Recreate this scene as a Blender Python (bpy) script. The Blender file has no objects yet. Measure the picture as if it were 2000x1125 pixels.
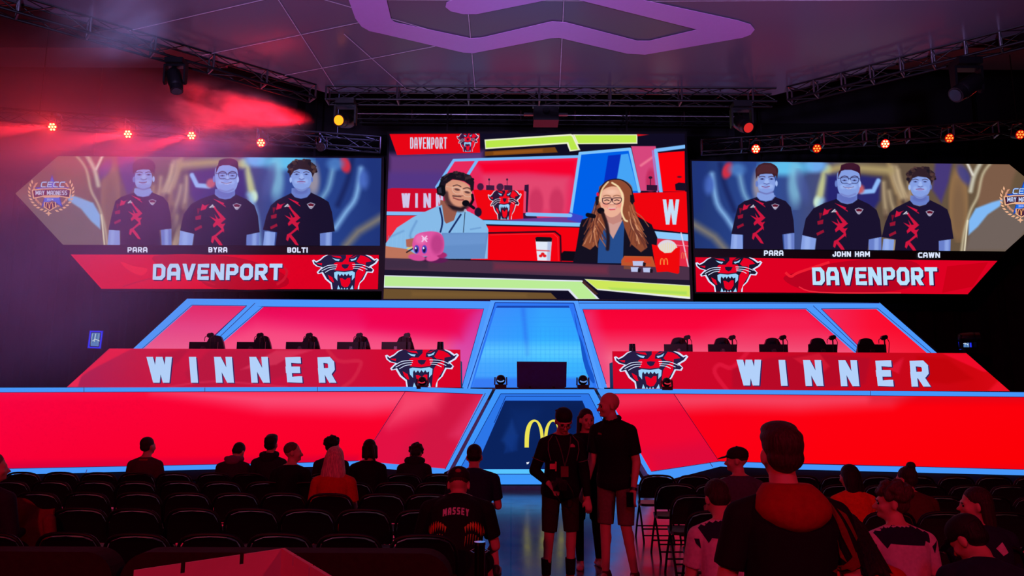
import bpy, bmesh, math, random
import numpy as np
from mathutils import Vector, Matrix, noise
from mathutils.bvhtree import BVHTree
from mathutils.geometry import tessellate_polygon
random.seed(7)
sc = bpy.context.scene
col = sc.collection
PI = math.pi
def R(d): return d*PI/180

# ------------------------------------------------------------------ camera, world, exposure
FPX = 1444.4
CAMP = Vector((0, 0, 1.7))
CAMM = (Matrix.Rotation(R(90+8.96), 4, 'X') @ Matrix.Rotation(R(0.25), 4, 'Z'))
cd = bpy.data.cameras.new('camera'); cam = bpy.data.objects.new('camera', cd); col.objects.link(cam)
cam.matrix_world = Matrix.Translation(CAMP) @ CAMM
cd.sensor_width = 36; cd.lens = 26; cd.clip_end = 200; cd.clip_start = .05
sc.camera = cam
def ray(px, py):
    return CAMM.to_3x3() @ Vector(((px-1000)/FPX, -(py-562.5)/FPX, -1))
def U(px, py, Y):
    """world point seen at a pixel of the photograph, on the upright plane at depth Y"""
    d = ray(px, py); return CAMP + d*(Y/d.y)
def W(px, py, z):
    d = ray(px, py); return CAMP + d*((z-CAMP.z)/d.z)
def XAT(px, Y, py=850): return U(px, py, Y).x

w = bpy.data.worlds.new('world'); sc.world = w; w.use_nodes = True
w.node_tree.nodes['Background'].inputs[0].default_value = (.02, .015, .04, 1)
w.node_tree.nodes['Background'].inputs[1].default_value = .15
sc.view_settings.view_transform = 'Standard'; sc.view_settings.look = 'None'
sc.view_settings.exposure = 0; sc.view_settings.gamma = 1
sc.cycles.use_denoising = True
sc.cycles.max_bounces = 6; sc.cycles.volume_bounces = 1
sc.cycles.sample_clamp_indirect = 4
sc.cycles.volume_step_rate = 2.0

def light(name, kind, loc, target, energy, color, parent=None, size=1.0, spot=60, blend=.5, sizey=None):
    l = bpy.data.lights.new(name, kind); l.energy = energy; l.color = color
    if kind == 'SPOT': l.spot_size = R(spot); l.spot_blend = blend; l.shadow_soft_size = size
    elif kind == 'AREA':
        l.size = size
        if sizey: l.shape = 'RECTANGLE'; l.size_y = sizey
    else: l.shadow_soft_size = size
    o = bpy.data.objects.new(name, l); col.objects.link(o)
    loc = Vector(loc); d = Vector(target)-loc
    q = d.to_track_quat('-Z', 'Y')
    if parent is not None:
        o.parent = parent; o.location = loc - parent.location
    else: o.location = loc
    o.rotation_mode = 'QUATERNION'; o.rotation_quaternion = q
    return o
# house wash: red stage lamps rigged behind the audience
light('rear_red_wash_lamp', 'SPOT', (-5, -5, 6.5), (0, 5, .8), 1350, (1, .012, .045), size=.3, spot=80)
light('rear_red_side_lamp', 'SPOT', (7, -4, 6.5), (2.5, 6, .8), 900, (1, .02, .06), size=.3, spot=75)
for s_ in (-1, 1):
    light('ceiling_violet_fill', 'SPOT', (s_*3.5, 1.5, 4.2), (s_*3.8, 11.6, 8.45), 3600, (.56, .42, 1), size=.4, spot=62, blend=.9)  # added fill spots in mid-air, there only to tint the overhead panel
# added violet and red spots without fixtures, tinting the haze left of the stage
light('haze_violet_fill', 'SPOT', (-1.5, 18.4, 10.6), (-15, 17.6, 2.6), 10000, (.34, .27, 1), size=.3, spot=42, blend=.9)
light('haze_red_fill', 'SPOT', (-4.8, 18.6, 10.2), (-16, 17.2, 7.2), 2000, (1, .01, .10), size=.3, spot=44, blend=.9)
light('rear_violet_fill', 'SPOT', (0, -7, 8.5), (0, 6, .5), 200, (.35, .2, 1), size=.5, spot=90, blend=.8)  # added weak violet fill for the ambience, not an actual house lamp

# ------------------------------------------------------------------ materials
def lin(c): return tuple(((v/255)/12.92 if v/255 <= .04045 else (((v/255)+.055)/1.055)**2.4) for v in c)
_m = {}
def mat(name, rgb, rough=.6, metal=0, spec=.4, var=.15, scale=12, bump=0, emit=None):
    if name in _m: return _m[name]
    m = bpy.data.materials.new(name); m.use_nodes = True; nt = m.node_tree; b = nt.nodes['Principled BSDF']
    b.inputs['Roughness'].default_value = rough; b.inputs['Metallic'].default_value = metal
    b.inputs['Specular IOR Level'].default_value = spec
    c = lin(rgb)
    tc = nt.nodes.new('ShaderNodeTexCoord'); nz = nt.nodes.new('ShaderNodeTexNoise'); nz.inputs['Scale'].default_value = scale
    nz.inputs['Detail'].default_value = 4
    nt.links.new(tc.outputs['Object'], nz.inputs['Vector'])
    rp = nt.nodes.new('ShaderNodeValToRGB')
    rp.color_ramp.elements[0].position = .3; rp.color_ramp.elements[1].position = .7
    rp.color_ramp.elements[0].color = (*[v*(1-var) for v in c], 1); rp.color_ramp.elements[1].color = (*[min(1, v*(1+var)) for v in c], 1)
    nt.links.new(nz.outputs['Fac'], rp.inputs['Fac']); nt.links.new(rp.outputs['Color'], b.inputs['Base Color'])
    if bump:
        bn = nt.nodes.new('ShaderNodeBump'); bn.inputs['Strength'].default_value = bump; bn.inputs['Distance'].default_value = .01
        nt.links.new(nz.outputs['Fac'], bn.inputs['Height']); nt.links.new(bn.outputs['Normal'], b.inputs['Normal'])
    _m[name] = m; return m
def led(rgb, s=1.0, sample=False):
    """a lit LED surface of one colour"""
    k = 'led_%d_%d_%d_%g' % (*rgb, s)
    if k in _m: return _m[k]
    m = bpy.data.materials.new(k); m.use_nodes = True; nt = m.node_tree; nt.nodes.clear()
    e = nt.nodes.new('ShaderNodeEmission'); e.inputs[0].default_value = (*lin(rgb), 1); e.inputs[1].default_value = s
    o = nt.nodes.new('ShaderNodeOutputMaterial'); nt.links.new(e.outputs[0], o.inputs[0])
    if not sample: m.cycles.emission_sampling = 'NONE'
    _m[k] = m; return m
def led_picture(name, sample):
    if name in _m: return _m[name]
    m = bpy.data.materials.new(name); m.use_nodes = True; nt = m.node_tree; nt.nodes.clear()
    a = nt.nodes.new('ShaderNodeAttribute'); a.attribute_name = 'picture'
    e = nt.nodes.new('ShaderNodeEmission'); o = nt.nodes.new('ShaderNodeOutputMaterial')
    nt.links.new(a.outputs['Color'], e.inputs[0]); nt.links.new(e.outputs[0], o.inputs[0])
    m.cycles.emission_sampling = 'FRONT_BACK' if sample else 'NONE'
    _m[name] = m; return m

# ------------------------------------------------------------------ object helpers
def thing(name, label, cat, loc=(0, 0, 0), rz=0, group=None):
    o = bpy.data.objects.new(name, None); o.empty_display_size = .1; col.objects.link(o)
    o.location = loc; o.rotation_euler = (0, 0, rz); o['label'] = label; o['category'] = cat
    if group: o['group'] = group
    return o
def mkobj(name, me, parent=None):
    o = bpy.data.objects.new(name, me); col.objects.link(o)
    if parent is not None: o.parent = parent
    return o
def tag(o, label, cat, group=None):
    o['label'] = label; o['category'] = cat
    if group: o['group'] = group
    return o
def struct(o): o['kind'] = 'structure'; return o
def children(o): return [c for c in col.objects if c.parent == o]
def dup(root, kids, loc, rz, label, group=None):
    r = root.copy(); col.objects.link(r); r.location = loc; r.rotation_euler = (0, 0, rz); r['label'] = label
    if group: r['group'] = group
    for k, subs in kids:
        c = k.copy(); col.objects.link(c); c.parent = r
        for g in subs:
            d = g.copy(); col.objects.link(d); d.parent = c
    return r
def kids_of(root): return [(c, children(c)) for c in children(root)]

class MB:
    """collects shapes; build() links them as one mesh object"""
    def __init__(s): s.V = []; s.F = []; s.M = []; s.mi = 0
    def add(s, V, F):
        n = len(s.V); s.V += [tuple(v) for v in V]; s.F += [tuple(i+n for i in f) for f in F]; s.M += [s.mi]*len(F); return s
    def box(s, c, d, rot=None):
        x, y, z = [k/2 for k in d]; V = [Vector((a*x, b*y, e*z)) for a in (-1, 1) for b in (-1, 1) for e in (-1, 1)]
        if rot is not None: V = [rot @ v for v in V]
        c = Vector(c); V = [v+c for v in V]
        return s.add(V, [(0, 1, 3, 2), (4, 6, 7, 5), (0, 4, 5, 1), (2, 3, 7, 6), (0, 2, 6, 4), (1, 5, 7, 3)])
    def frame(s, d):
        d = Vector(d).normalized(); a = Vector((0, 0, 1)) if abs(d.z) < .9 else Vector((1, 0, 0))
        u = d.cross(a).normalized(); return d, u, d.cross(u).normalized()
    def cyl(s, p0, p1, r0, r1=None, n=12):
        if r1 is None: r1 = r0
        p0 = Vector(p0); p1 = Vector(p1); d, u, v = s.frame(p1-p0); V = []
        for p, r in ((p0, r0), (p1, r1)):
            V += [p+(u*math.cos(2*PI*i/n)+v*math.sin(2*PI*i/n))*r for i in range(n)]
        F = [(i, (i+1) % n, n+(i+1) % n, n+i) for i in range(n)]+[tuple(range(n))[::-1], tuple(range(n, 2*n))]
        return s.add(V, F)
    def cap(s, p0, p1, r0, r1=None, n=14, flat=1.0, axis=None):
        """tapered capsule; flat squashes it along 'axis'"""
        if r1 is None: r1 = r0
        p0 = Vector(p0); p1 = Vector(p1)
        if (p1-p0).length < 1e-5: return s.ell(p0, (r0, r0, r0))
        d, u, v = s.frame(p1-p0)
        if axis is not None:
            v = Vector(axis); v = (v-d*v.dot(d)).normalized(); u = v.cross(d)
        prof = [(-math.cos(a)*r0, math.sin(a)*r0, p0) for a in (R(20), R(45), R(70), R(90))]+[(math.cos(a)*r1, math.sin(a)*r1, p1) for a in (R(90), R(70), R(45), R(20))]
        V = []
        for off, rr, p in prof:
            V += [p+d*off+u*math.cos(2*PI*i/n)*rr+v*math.sin(2*PI*i/n)*rr*flat for i in range(n)]
        F = []
        for k in range(len(prof)-1):
            F += [(k*n+i, k*n+(i+1) % n, (k+1)*n+(i+1) % n, (k+1)*n+i) for i in range(n)]
        m = len(prof); F += [tuple(range(n))[::-1], tuple(range((m-1)*n, m*n))]
        return s.add(V, F)
    def ell(s, c, r, rot=None, n=16, m=10):
        c = Vector(c); V = []
        for j in range(1, m):
            t = PI*j/m
            for i in range(n):
                a = 2*PI*i/n; v = Vector((math.sin(t)*math.cos(a)*r[0], math.sin(t)*math.sin(a)*r[1], math.cos(t)*r[2]))
                if rot is not None: v = rot @ v
                V.append(c+v)
        top = Vector((0, 0, r[2])); bot = -top
        if rot is not None: top = rot @ top; bot = rot @ bot
        V += [c+top, c+bot]; T = len(V)-2; F = []
        for j in range(m-2):
            F += [(j*n+i, (j+1)*n+i, (j+1)*n+(i+1) % n, j*n+(i+1) % n) for i in range(n)]
        F += [(T, i, (i+1) % n) for i in range(n)]+[(T+1, (m-2)*n+(i+1) % n, (m-2)*n+i) for i in range(n)]
        return s.add(V, F)
    def loft(s, rings, n=20):
        """rings: (centre, half x vector, half y vector)"""
        V = []
        for c, a, b in rings:
            V += [c+a*math.copysign(abs(math.cos(2*PI*i/n))**.85, math.cos(2*PI*i/n))+b*math.copysign(abs(math.sin(2*PI*i/n))**.85, math.sin(2*PI*i/n)) for i in range(n)]
        F = []
        for k in range(len(rings)-1):
            F += [(k*n+i, k*n+(i+1) % n, (k+1)*n+(i+1) % n, (k+1)*n+i) for i in range(n)]
        m = len(rings); F += [tuple(range(n))[::-1], tuple(range((m-1)*n, m*n))]
        return s.add(V, F)
    def tube(s, pts, r, n=8, closed=False):
        pts = [Vector(p) for p in pts]; V = []; N = len(pts); pu = None
        for k, p in enumerate(pts):
            a = pts[(k-1) % N] if closed or k > 0 else p; b = pts[(k+1) % N] if closed or k < N-1 else p
            d = (b-a).normalized()
            if pu is None: d, u, v = s.frame(d)
            else: u = (pu-d*pu.dot(d)).normalized(); v = d.cross(u)
            pu = u
            V += [p+(u*math.cos(2*PI*i/n)+v*math.sin(2*PI*i/n))*r for i in range(n)]
        F = []
        for k in range(N if closed else N-1):
            q = (k+1) % N; F += [(k*n+i, k*n+(i+1) % n, q*n+(i+1) % n, q*n+i) for i in range(n)]
        if not closed: F += [tuple(range(n))[::-1], tuple(range((N-1)*n, N*n))]
        return s.add(V, F)
    def prism(s, pts, d):
        """planar outline pushed along vector d"""
        pts = [Vector(p) for p in pts]; d = Vector(d); n = len(pts)
        t = tessellate_polygon([pts]); V = pts+[p+d for p in pts]
        F = [tuple(f) for f in t]+[tuple(i+n for i in f)[::-1] for f in t]+[(i, (i+1) % n, n+(i+1) % n, n+i) for i in range(n)]
        return s.add(V, F)
    def poly(s, pts):
        pts = [Vector(p) for p in pts]
        return s.add(pts, [tuple(f) for f in tessellate_polygon([pts])])
    def mesh(s, name, mats, smooth=False, off=None, fix=True):
        me = bpy.data.meshes.new(name); V = s.V
        if off is not None: V = [(v[0]-off[0], v[1]-off[1], v[2]-off[2]) for v in V]
        me.from_pydata(V, [], s.F); 
        for m in (mats if isinstance(mats, (list, tuple)) else [mats]): me.materials.append(m)
        me.polygons.foreach_set('material_index', s.M)
        if fix:
            bm = bmesh.new(); bm.from_mesh(me); bmesh.ops.recalc_face_normals(bm, faces=bm.faces); bm.to_mesh(me); bm.free()
        if smooth:
            me.polygons.foreach_set('use_smooth', [True]*len(me.polygons))
            try: me.set_sharp_from_angle(angle=R(40))
            except Exception: pass
        me.update(); return me
    def build(s, name, mats, parent=None, smooth=False, world=False, fix=True):
        off = parent.location if (world and parent is not None) else None
        if world and parent is not None and parent.parent is not None: off = parent.location+parent.parent.location
        return mkobj(name, s.mesh(name, mats, smooth, off, fix), parent)
    def blob(s, name, m, parent, vox=.012, smooth=4):
        """all shapes fused into one continuous surface"""
        me = s.mesh(name+'_raw', m); o = bpy.data.objects.new('raw', me); col.objects.link(o)
        r = o.modifiers.new('r', 'REMESH'); r.mode = 'VOXEL'; r.voxel_size = vox; r.use_smooth_shade = True
        if smooth: q = o.modifiers.new('s', 'SMOOTH'); q.factor = .5; q.iterations = smooth
        dg = bpy.context.evaluated_depsgraph_get(); dg.update()
        res = bpy.data.meshes.new_from_object(o.evaluated_get(dg)); res.name = name
        bpy.data.objects.remove(o); bpy.data.meshes.remove(me)
        if not res.materials: res.materials.append(m)
        res.polygons.foreach_set('use_smooth', [True]*len(res.polygons))
        return mkobj(name, res, parent)

# ------------------------------------------------------------------ block lettering
LET = {
 'A': (.78, [[(0,0),(0,.72),(.14,1),(.64,1),(.78,.72),(.78,0)], [(0,.36),(.78,.36)]]),
 'D': (.76, [[(0,0),(0,1),(.56,1),(.76,.8),(.76,.2),(.56,0)]], 1),
 'V': (.8, [[(0,1),(.4,0),(.8,1)]]),
 'E': (.66, [[(.66,0),(0,0),(0,1),(.66,1)], [(0,.5),(.56,.5)]]),
 'N': (.8, [[(0,0),(0,1),(.8,0),(.8,1)]]),
 'P': (.72, [[(0,0),(0,1),(.56,1),(.72,.86),(.72,.54),(.56,.4),(0,.4)]]),
 'O': (.76, [[(.18,0),(0,.18),(0,.82),(.18,1),(.58,1),(.76,.82),(.76,.18),(.58,0)]], 1),
 'R': (.74, [[(0,0),(0,1),(.58,1),(.74,.86),(.74,.56),(.58,.42),(0,.42)], [(.36,.42),(.76,0)]]),
 'T': (.76, [[(0,1),(.76,1)], [(.38,1),(.38,0)]]),
 'W': (1.1, [[(0,1),(.27,0),(.55,1),(.83,0),(1.1,1)]]),
 'I': (.0, [[(0,0),(0,1)]]),
 'B': (.72, [[(0,.5),(.58,.5),(.72,.62),(.72,.86),(.58,1),(0,1),(0,0),(.58,0),(.74,.14),(.74,.36),(.58,.5)]]),
 'Y': (.8, [[(0,1),(.4,.45),(.8,1)], [(.4,.45),(.4,0)]]),
 'L': (.62, [[(0,1),(0,0),(.62,0)]]),
 'J': (.6, [[(.6,1),(.6,.18),(.44,0),(.16,0),(0,.16),(0,.3)]]),
 'H': (.76, [[(0,0),(0,1)], [(.76,0),(.76,1)], [(0,.5),(.76,.5)]]),
 'M': (1.0, [[(0,0),(0,1),(.5,.2),(1,1),(1,0)]]),
 'C': (.7, [[(.7,1),(.16,1),(0,.84),(0,.16),(.16,0),(.7,0)]]),
 'S': (.7, [[(.7,1),(.14,1),(0,.88),(0,.62),(.14,.5),(.56,.5),(.7,.38),(.7,.12),(.56,0),(0,0)]]),
 '2': (.68, [[(0,.8),(.14,1),(.54,1),(.68,.86),(.68,.62),(0,0),(.7,0)]]),
 '0': (.7, [[(.16,0),(0,.16),(0,.84),(.16,1),(.54,1),(.7,.84),(.7,.16),(.54,0)]], 1),
 '4': (.72, [[(.56,0),(.56,1),(0,.3),(.76,.3)]]),
 'F': (.62, [[(0,0),(0,1),(.62,1)], [(0,.5),(.54,.5)]]),
 ' ': (.3, []),
}
def ribbon(pts, w, closed=False):
    """thick mitred line as a list of quads"""
    P = [Vector(p) for p in pts]; N = len(P); L = []; Rr = []
    for k in range(N):
        a = P[k-1] if (k > 0 or closed) else None; b = P[(k+1) % N] if (k < N-1 or closed) else None
        d1 = (P[k]-a).normalized() if a is not None else None; d2 = (b-P[k]).normalized() if b is not None else None
        if d1 is None: d1 = d2
        if d2 is None: d2 = d1
        n1 = Vector((-d1.y, d1.x)); n2 = Vector((-d2.y, d2.x)); n = n1+n2
        if n.length < 1e-4: n = n1
        n.normalize(); m = min(1.2, 1/max(.3, n.dot(n1)))
        L.append(P[k]+n*w/2*m); Rr.append(P[k]-n*w/2*m)
    return [[L[k], L[(k+1) % N], Rr[(k+1) % N], Rr[k]] for k in range(N if closed else N-1)]
def text_polys(txt, x0, y0, x1, y1, sw=None, gap=None, skew=0):
    """letters as polygons in pixel axes (y down) filling the box; sw = stroke width, gap = letter spacing"""
    H = y1-y0; sw = sw or .22*H; gap = gap if gap is not None else .12*H; n = len(txt)
    a = ((x1-x0)-n*sw-(n-1)*gap)/max(.01, sum(LET[c][0] for c in txt)); cur = x0; out = []
    def M(p): return (p.x+skew*(y1-p.y-H/2), p.y)
    for ch in txt:
        l = LET[ch]
        for st in l[1]:
            pp = [Vector((cur+sw/2+u*a, y1-sw/2-v*(H-sw))) for u, v in st]
            if any(abs(q[1]-p[1]) > .4 and abs(q[0]-p[0]) > .1 for p, q in zip(st, st[1:])):
                # steep diagonals: parallelograms cut level with the letter's top and bottom
                for (p, q), (P0, P1) in zip(zip(st, st[1:]), zip(pp, pp[1:])):
                    if p[1] == q[1]:
                        out.append([M(c) for c in (Vector((min(P0.x, P1.x)-sw/2, P0.y-sw/2)), Vector((max(P0.x, P1.x)+sw/2, P0.y-sw/2)), Vector((max(P0.x, P1.x)+sw/2, P0.y+sw/2)), Vector((min(P0.x, P1.x)-sw/2, P0.y+sw/2)))]); continue
                    e = []
                    for c, v in ((P0, p[1]), (P1, q[1])):
                        e.append(Vector((c.x, y1 if v < .05 else (y0 if v > .95 else c.y))))
                    d = e[1]-e[0]; hw = sw/2*min(1.3, d.length/max(1e-6, abs(d.y))); h = Vector((hw, 0))
                    out.append([M(c) for c in (e[0]-h, e[0]+h, e[1]+h, e[1]-h)])
                continue
            for q in ribbon(pp, sw, closed=(len(l) > 2)): out.append([M(p) for p in q])
            if len(l) < 3:
                for e, nb in ((0, 1), (-1, -2)):
                    p = pp[e]; d = (p-pp[nb]).normalized()
                    if abs(d.x) < .1 or abs(d.y) < .1:
                        m = Vector((-d.y, d.x))*sw/2; t = d*sw/2; Q = (p+m, p+m+t, p-m+t, p-m)
                    else:
                        t = Vector((0, (1 if d.y > 0 else -1)*sw/2)); h = Vector((sw*.56, 0)); Q = (p-h, p+h, p+h+t, p-h+t)
                    out.append([M(c) for c in Q])
        cur += sw+l[0]*a+gap
    return out
def catmull(pts, n=6, closed=True):
    P = [np.array(p, float) for p in pts]; N = len(P); out = []
    for i in range(N if closed else N-1):
        if closed: p0, p1, p2, p3 = P[i-1], P[i], P[(i+1) % N], P[(i+2) % N]
        else: p0, p1, p2, p3 = P[max(i-1, 0)], P[i], P[i+1], P[min(i+2, N-1)]
        for k in range(n):
            t = k/n; out.append(tuple(.5*((2*p1)+(-p0+p2)*t+(2*p0-5*p1+4*p2-p3)*t*t+(-p0+3*p1-3*p2+p3)*t**3)))
    if not closed: out.append(tuple(P[-1]))
    return out

# ------------------------------------------------------------------ flat art on a lit panel (vector)
class Art:
    """coloured outlines lying on one upright plane, each layer a hair in front of the last"""
    def __init__(s, Y, step=.0015): s.mb = MB(); s.mats = []; s.Y = Y; s.k = 0; s.step = step
    def polys(s, L, rgb, st=1.0):
        m = led(rgb, st)
        if m not in s.mats: s.mats.append(m)
        s.mb.mi = s.mats.index(m); s.k += 1
        for p in L:
            s.mb.poly([U(x, y, (s.Y(x, y) if callable(s.Y) else s.Y)-s.k*s.step) for x, y in p])
        return s
    def p(s, pts, rgb, smooth=0): return s.polys([catmull(pts, smooth) if smooth else pts], rgb)
    def line(s, pts, w, rgb, closed=False, smooth=0):
        if smooth: pts = catmull(pts, smooth, closed)
        return s.polys([[(q.x, q.y) for q in r] for r in ribbon(pts, w, closed)], rgb)
    def dot(s, x, y, rx, ry, rgb, n=18): return s.polys([[(x+rx*math.cos(2*PI*i/n), y+ry*math.sin(2*PI*i/n)) for i in range(n)]], rgb)
    def build(s, name, parent=None): return s.mb.build(name, s.mats, parent, world=True, fix=False)

NAVY = (38, 28, 66); WHT = (215, 228, 255); CYN = (150, 210, 250); RD = (232, 0, 36)
def panther(put, x0, y0, x1, y1, dark=NAVY, red=RD, teeth=CYN, white=WHT):
    """snarling cat head emblem; put(kind, pts, colour, width)"""
    sx = (x1-x0)/1730; sy = (y1-y0)/900
    def T(L): return [(x0+(a-120)*sx, y0+(b-100)*sy) for a, b in L]
    k = (sx+sy)/2
    def A(L, c, sm=0): put(T(L), c, sm)
    outl = [(500,100),(420,130),(330,210),(230,265),(170,220),(120,240),(150,330),(230,400),(360,430),(240,550),(270,600),(370,580),(460,740),(600,860),(620,1000),(1340,1000),(1350,860),(1470,740),(1560,560),(1690,570),(1730,500),(1650,410),(1780,330),(1850,230),(1800,185),(1740,210),(1640,130),(1540,100)]
    A(outl, white)
    inn = [(540,100),(440,150),(340,240),(230,300),(165,255),(180,320),(260,385),(400,425),(280,560),(310,575),(400,545),(500,720),(630,830),(655,1000),(1300,1000),(1320,850),(1430,740),(1530,530),(1660,540),(1700,490),(1590,400),(1740,310),(1810,215),(1730,250),(1610,160),(1500,100)]
    A(inn, dark)
    A([(1370,110),(1270,270),(1330,320),(1490,340),(1500,500),(1450,620),(1380,740),(1300,850),(1270,1000),(1210,1000),(1240,720),(1260,560),(1330,450),(1500,470),(1510,290),(1660,265),(1590,190),(1480,130)], red)
    A([(1280,1000),(1380,760),(1500,560),(1500,500),(1300,520),(1240,700),(1215,1000)], red)
    A([(1000,100),(1180,100),(1080,180),(1070,280),(1210,290),(1250,350),(1180,490),(950,520),(700,500),(760,400),(680,330),(740,290),(900,290),(1000,180)], red)
    A([(620,120),(850,130),(890,190),(740,165)], red)
    A([(1100,175),(1270,110),(1190,165)], red)
    A([(640,175),(740,205),(840,215),(810,262),(730,245)], teeth)
    A([(1290,150),(1250,225),(1140,262),(1110,215),(1200,205)], teeth)
    A([(880,350),(960,340),(1085,350),(1040,440),(970,465),(900,420)], dark)
    A([(230,320),(380,315),(370,375)], red)
    A([(530,620),(650,690),(690,820),(640,810),(570,730)], red)
    A([(690,560),(760,530),(960,550),(1160,520),(1230,560),(1220,690),(1150,770),(1155,620),(1100,650),(1060,590),(1020,650),(970,590),(930,655),(890,595),(840,655),(800,590),(775,640),(775,780),(700,690)], teeth)
    A([(840,710),(900,710),(980,760),(1040,700),(1110,700),(1110,830),(1050,930),(960,950),(880,900)], red)
    A([(770,1000),(800,890),(850,1000)], teeth); A([(1190,1000),(1165,890),(1100,1000)], teeth)
    A([(860,1000),(885,955),(915,1000)], teeth); A([(935,1000),(960,960),(985,1000)], teeth); A([(1005,1000),(1030,955),(1055,1000)], teeth)
    for (a, b, c) in (((330,490),(520,380),(775,360)), ((370,520),(560,430),(765,410)), ((455,560),(600,480),(745,460))):
        q = catmull([a, b, c], 4, False); put([*T(q)], white, -16*k)
    for (a, b, c) in (((1160,345),(1420,360),(1620,440)), ((1170,400),(1380,415),(1550,480)), ((1180,445),(1320,460),(1440,515))):
        q = catmull([a, b, c], 4, False); put([*T(q)], white, -16*k)
def art_put(a):
    def put(pts, c, sm=0):
        if sm < 0: a.line(pts, -sm, c)
        else: a.p(pts, c)
    return put
def arches(x0, y0, x1, y1):
    """the double-arch letter as polygons"""
    w = x1-x0; h = y1-y0; out = []
    for s in (0, 1):
        o = []; i = []
        for k in range(25):
            t = PI*k/24
            o.append((.25-.25*math.cos(t), 1-math.sin(t)**.62)); i.append((.265-.155*math.cos(t) if not s else .235-.155*math.cos(t), 1-.93*math.sin(t)**.8))
        quads = [[o[k], o[k+1], i[k+1], i[k]] for k in range(24)]
        for q in quads: out.append([(x0+(p[0]+s*.5)*w, y0+p[1]*h) for p in q])
    return out

# ------------------------------------------------------------------ soft painted picture on a screen (vertex colours on a fine grid)
class Paint:
    def __init__(s, left, right, step, Y):
        """left/right: boundary polylines (top to bottom) in photo pixels"""
        L = np.array(left, float); Q = np.array(right, float); s.Y = Y
        H = max(L[-1, 1]-L[0, 1], Q[-1, 1]-Q[0, 1]); Wd = max(abs(Q[:, 0].max()-L[:, 0].min()), 1)
        ny = max(2, int(H/step)+1); nx = max(2, int(Wd/step)+1)
        t = np.linspace(0, 1, ny)
        tl = (L[:, 1]-L[0, 1])/(L[-1, 1]-L[0, 1]); tr = (Q[:, 1]-Q[0, 1])/(Q[-1, 1]-Q[0, 1])
        lx, ly = np.interp(t, tl, L[:, 0]), np.interp(t, tl, L[:, 1]); rx, ry = np.interp(t, tr, Q[:, 0]), np.interp(t, tr, Q[:, 1])
        u = np.linspace(0, 1, nx)[None, :]
        s.x = (lx[:, None]*(1-u)+rx[:, None]*u).ravel(); s.y = (ly[:, None]*(1-u)+ry[:, None]*u).ravel()
        s.nx, s.ny = nx, ny; s.c = np.zeros((nx*ny, 3)); s.T = (0, 0, 1, 1); s.aa = step*.6
    def at(s, ox=0, oy=0, sx=1, sy=None): s.T = (ox, oy, sx, sx if sy is None else sy); return s
    def tp(s, pts):
        ox, oy, a, b = s.T; return np.array([(ox+p[0]*a, oy+p[1]*b) for p in pts], float)
    def blend(s, m, d, rgb, soft, alpha):
        soft = max(soft, s.aa); cov = np.clip(.5-d/(2*soft), 0, 1); cov = cov*cov*(3-2*cov)*alpha
        s.c[m] = s.c[m]*(1-cov[:, None])+np.array(rgb, float)*cov[:, None]
    def box(s, P, pad): return np.nonzero((s.x > P[:, 0].min()-pad) & (s.x < P[:, 0].max()+pad) & (s.y > P[:, 1].min()-pad) & (s.y < P[:, 1].max()+pad))[0]
    def p(s, pts, rgb, soft=0, alpha=1, sm=0):
        if sm: pts = catmull(pts, sm)
        P = s.tp(pts); k = abs(s.T[2]); soft = soft*k; m = s.box(P, soft+2)
        if len(m) == 0: return s
        x, y = s.x[m], s.y[m]; d = np.full(len(m), 1e9); ins = np.zeros(len(m), bool)
        for i in range(len(P)):
            a, b = P[i-1], P[i]; e = b-a; L2 = max(e@e, 1e-9)
            t = np.clip(((x-a[0])*e[0]+(y-a[1])*e[1])/L2, 0, 1)
            d = np.minimum(d, np.hypot(x-a[0]-t*e[0], y-a[1]-t*e[1]))
            c = ((a[1] > y) != (b[1] > y)); 
            if e[1] != 0: ins ^= c & (x < (y-a[1])*e[0]/e[1]+a[0])
        s.blend(m, np.where(ins, -d, d), rgb, soft, alpha); return s
    def l(s, pts, w, rgb, soft=0, alpha=1, sm=0):
        if sm: pts = catmull(pts, sm, False)
        P = s.tp(pts); k = abs(s.T[2]); soft = soft*k; w = w*k; m = s.box(P, soft+w+2)
        if len(m) == 0: return s
        x, y = s.x[m], s.y[m]; d = np.full(len(m), 1e9)
        for i in range(1, len(P)):
            a, b = P[i-1], P[i]; e = b-a; L2 = max(e@e, 1e-9)
            t = np.clip(((x-a[0])*e[0]+(y-a[1])*e[1])/L2, 0, 1)
            d = np.minimum(d, np.hypot(x-a[0]-t*e[0], y-a[1]-t*e[1]))
        s.blend(m, d-w/2, rgb, soft, alpha); return s
    def e(s, cx, cy, rx, ry, rgb, soft=0, alpha=1, ang=0):
        P = s.tp([(cx, cy)])[0]; k = abs(s.T[2]); rx *= k; ry *= abs(s.T[3]); soft *= k; r = max(rx, ry)
        m = s.box(P[None, :], r+soft+2)
        if len(m) == 0: return s
        x, y = s.x[m]-P[0], s.y[m]-P[1]; ca, sa = math.cos(R(ang)), math.sin(R(ang))
        if s.T[2] < 0: sa = -sa
        u, v = x*ca+y*sa, -x*sa+y*ca; q = np.hypot(u/rx, v/ry); d = (q-1)*min(rx, ry)
        s.blend(m, d, rgb, soft, alpha); return s
    def vgrad(s, stops):
        ys = [a for a, _ in stops]
        for k in range(3): s.c[:, k] = np.interp(s.y, ys, [c[k] for _, c in stops])
        return s
    def hgrad(s, stops, alpha=1):
        xs = [a for a, _ in stops]
        for k in range(3): s.c[:, k] = s.c[:, k]*(1-alpha)+alpha*np.interp(s.x, xs, [c[k] for _, c in stops])
        return s
    def text(s, *a, rgb=(255, 255, 255), soft=0, **k):
        for q in text_polys(*a, **k): s.p(q, rgb, soft)
        return s
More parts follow.
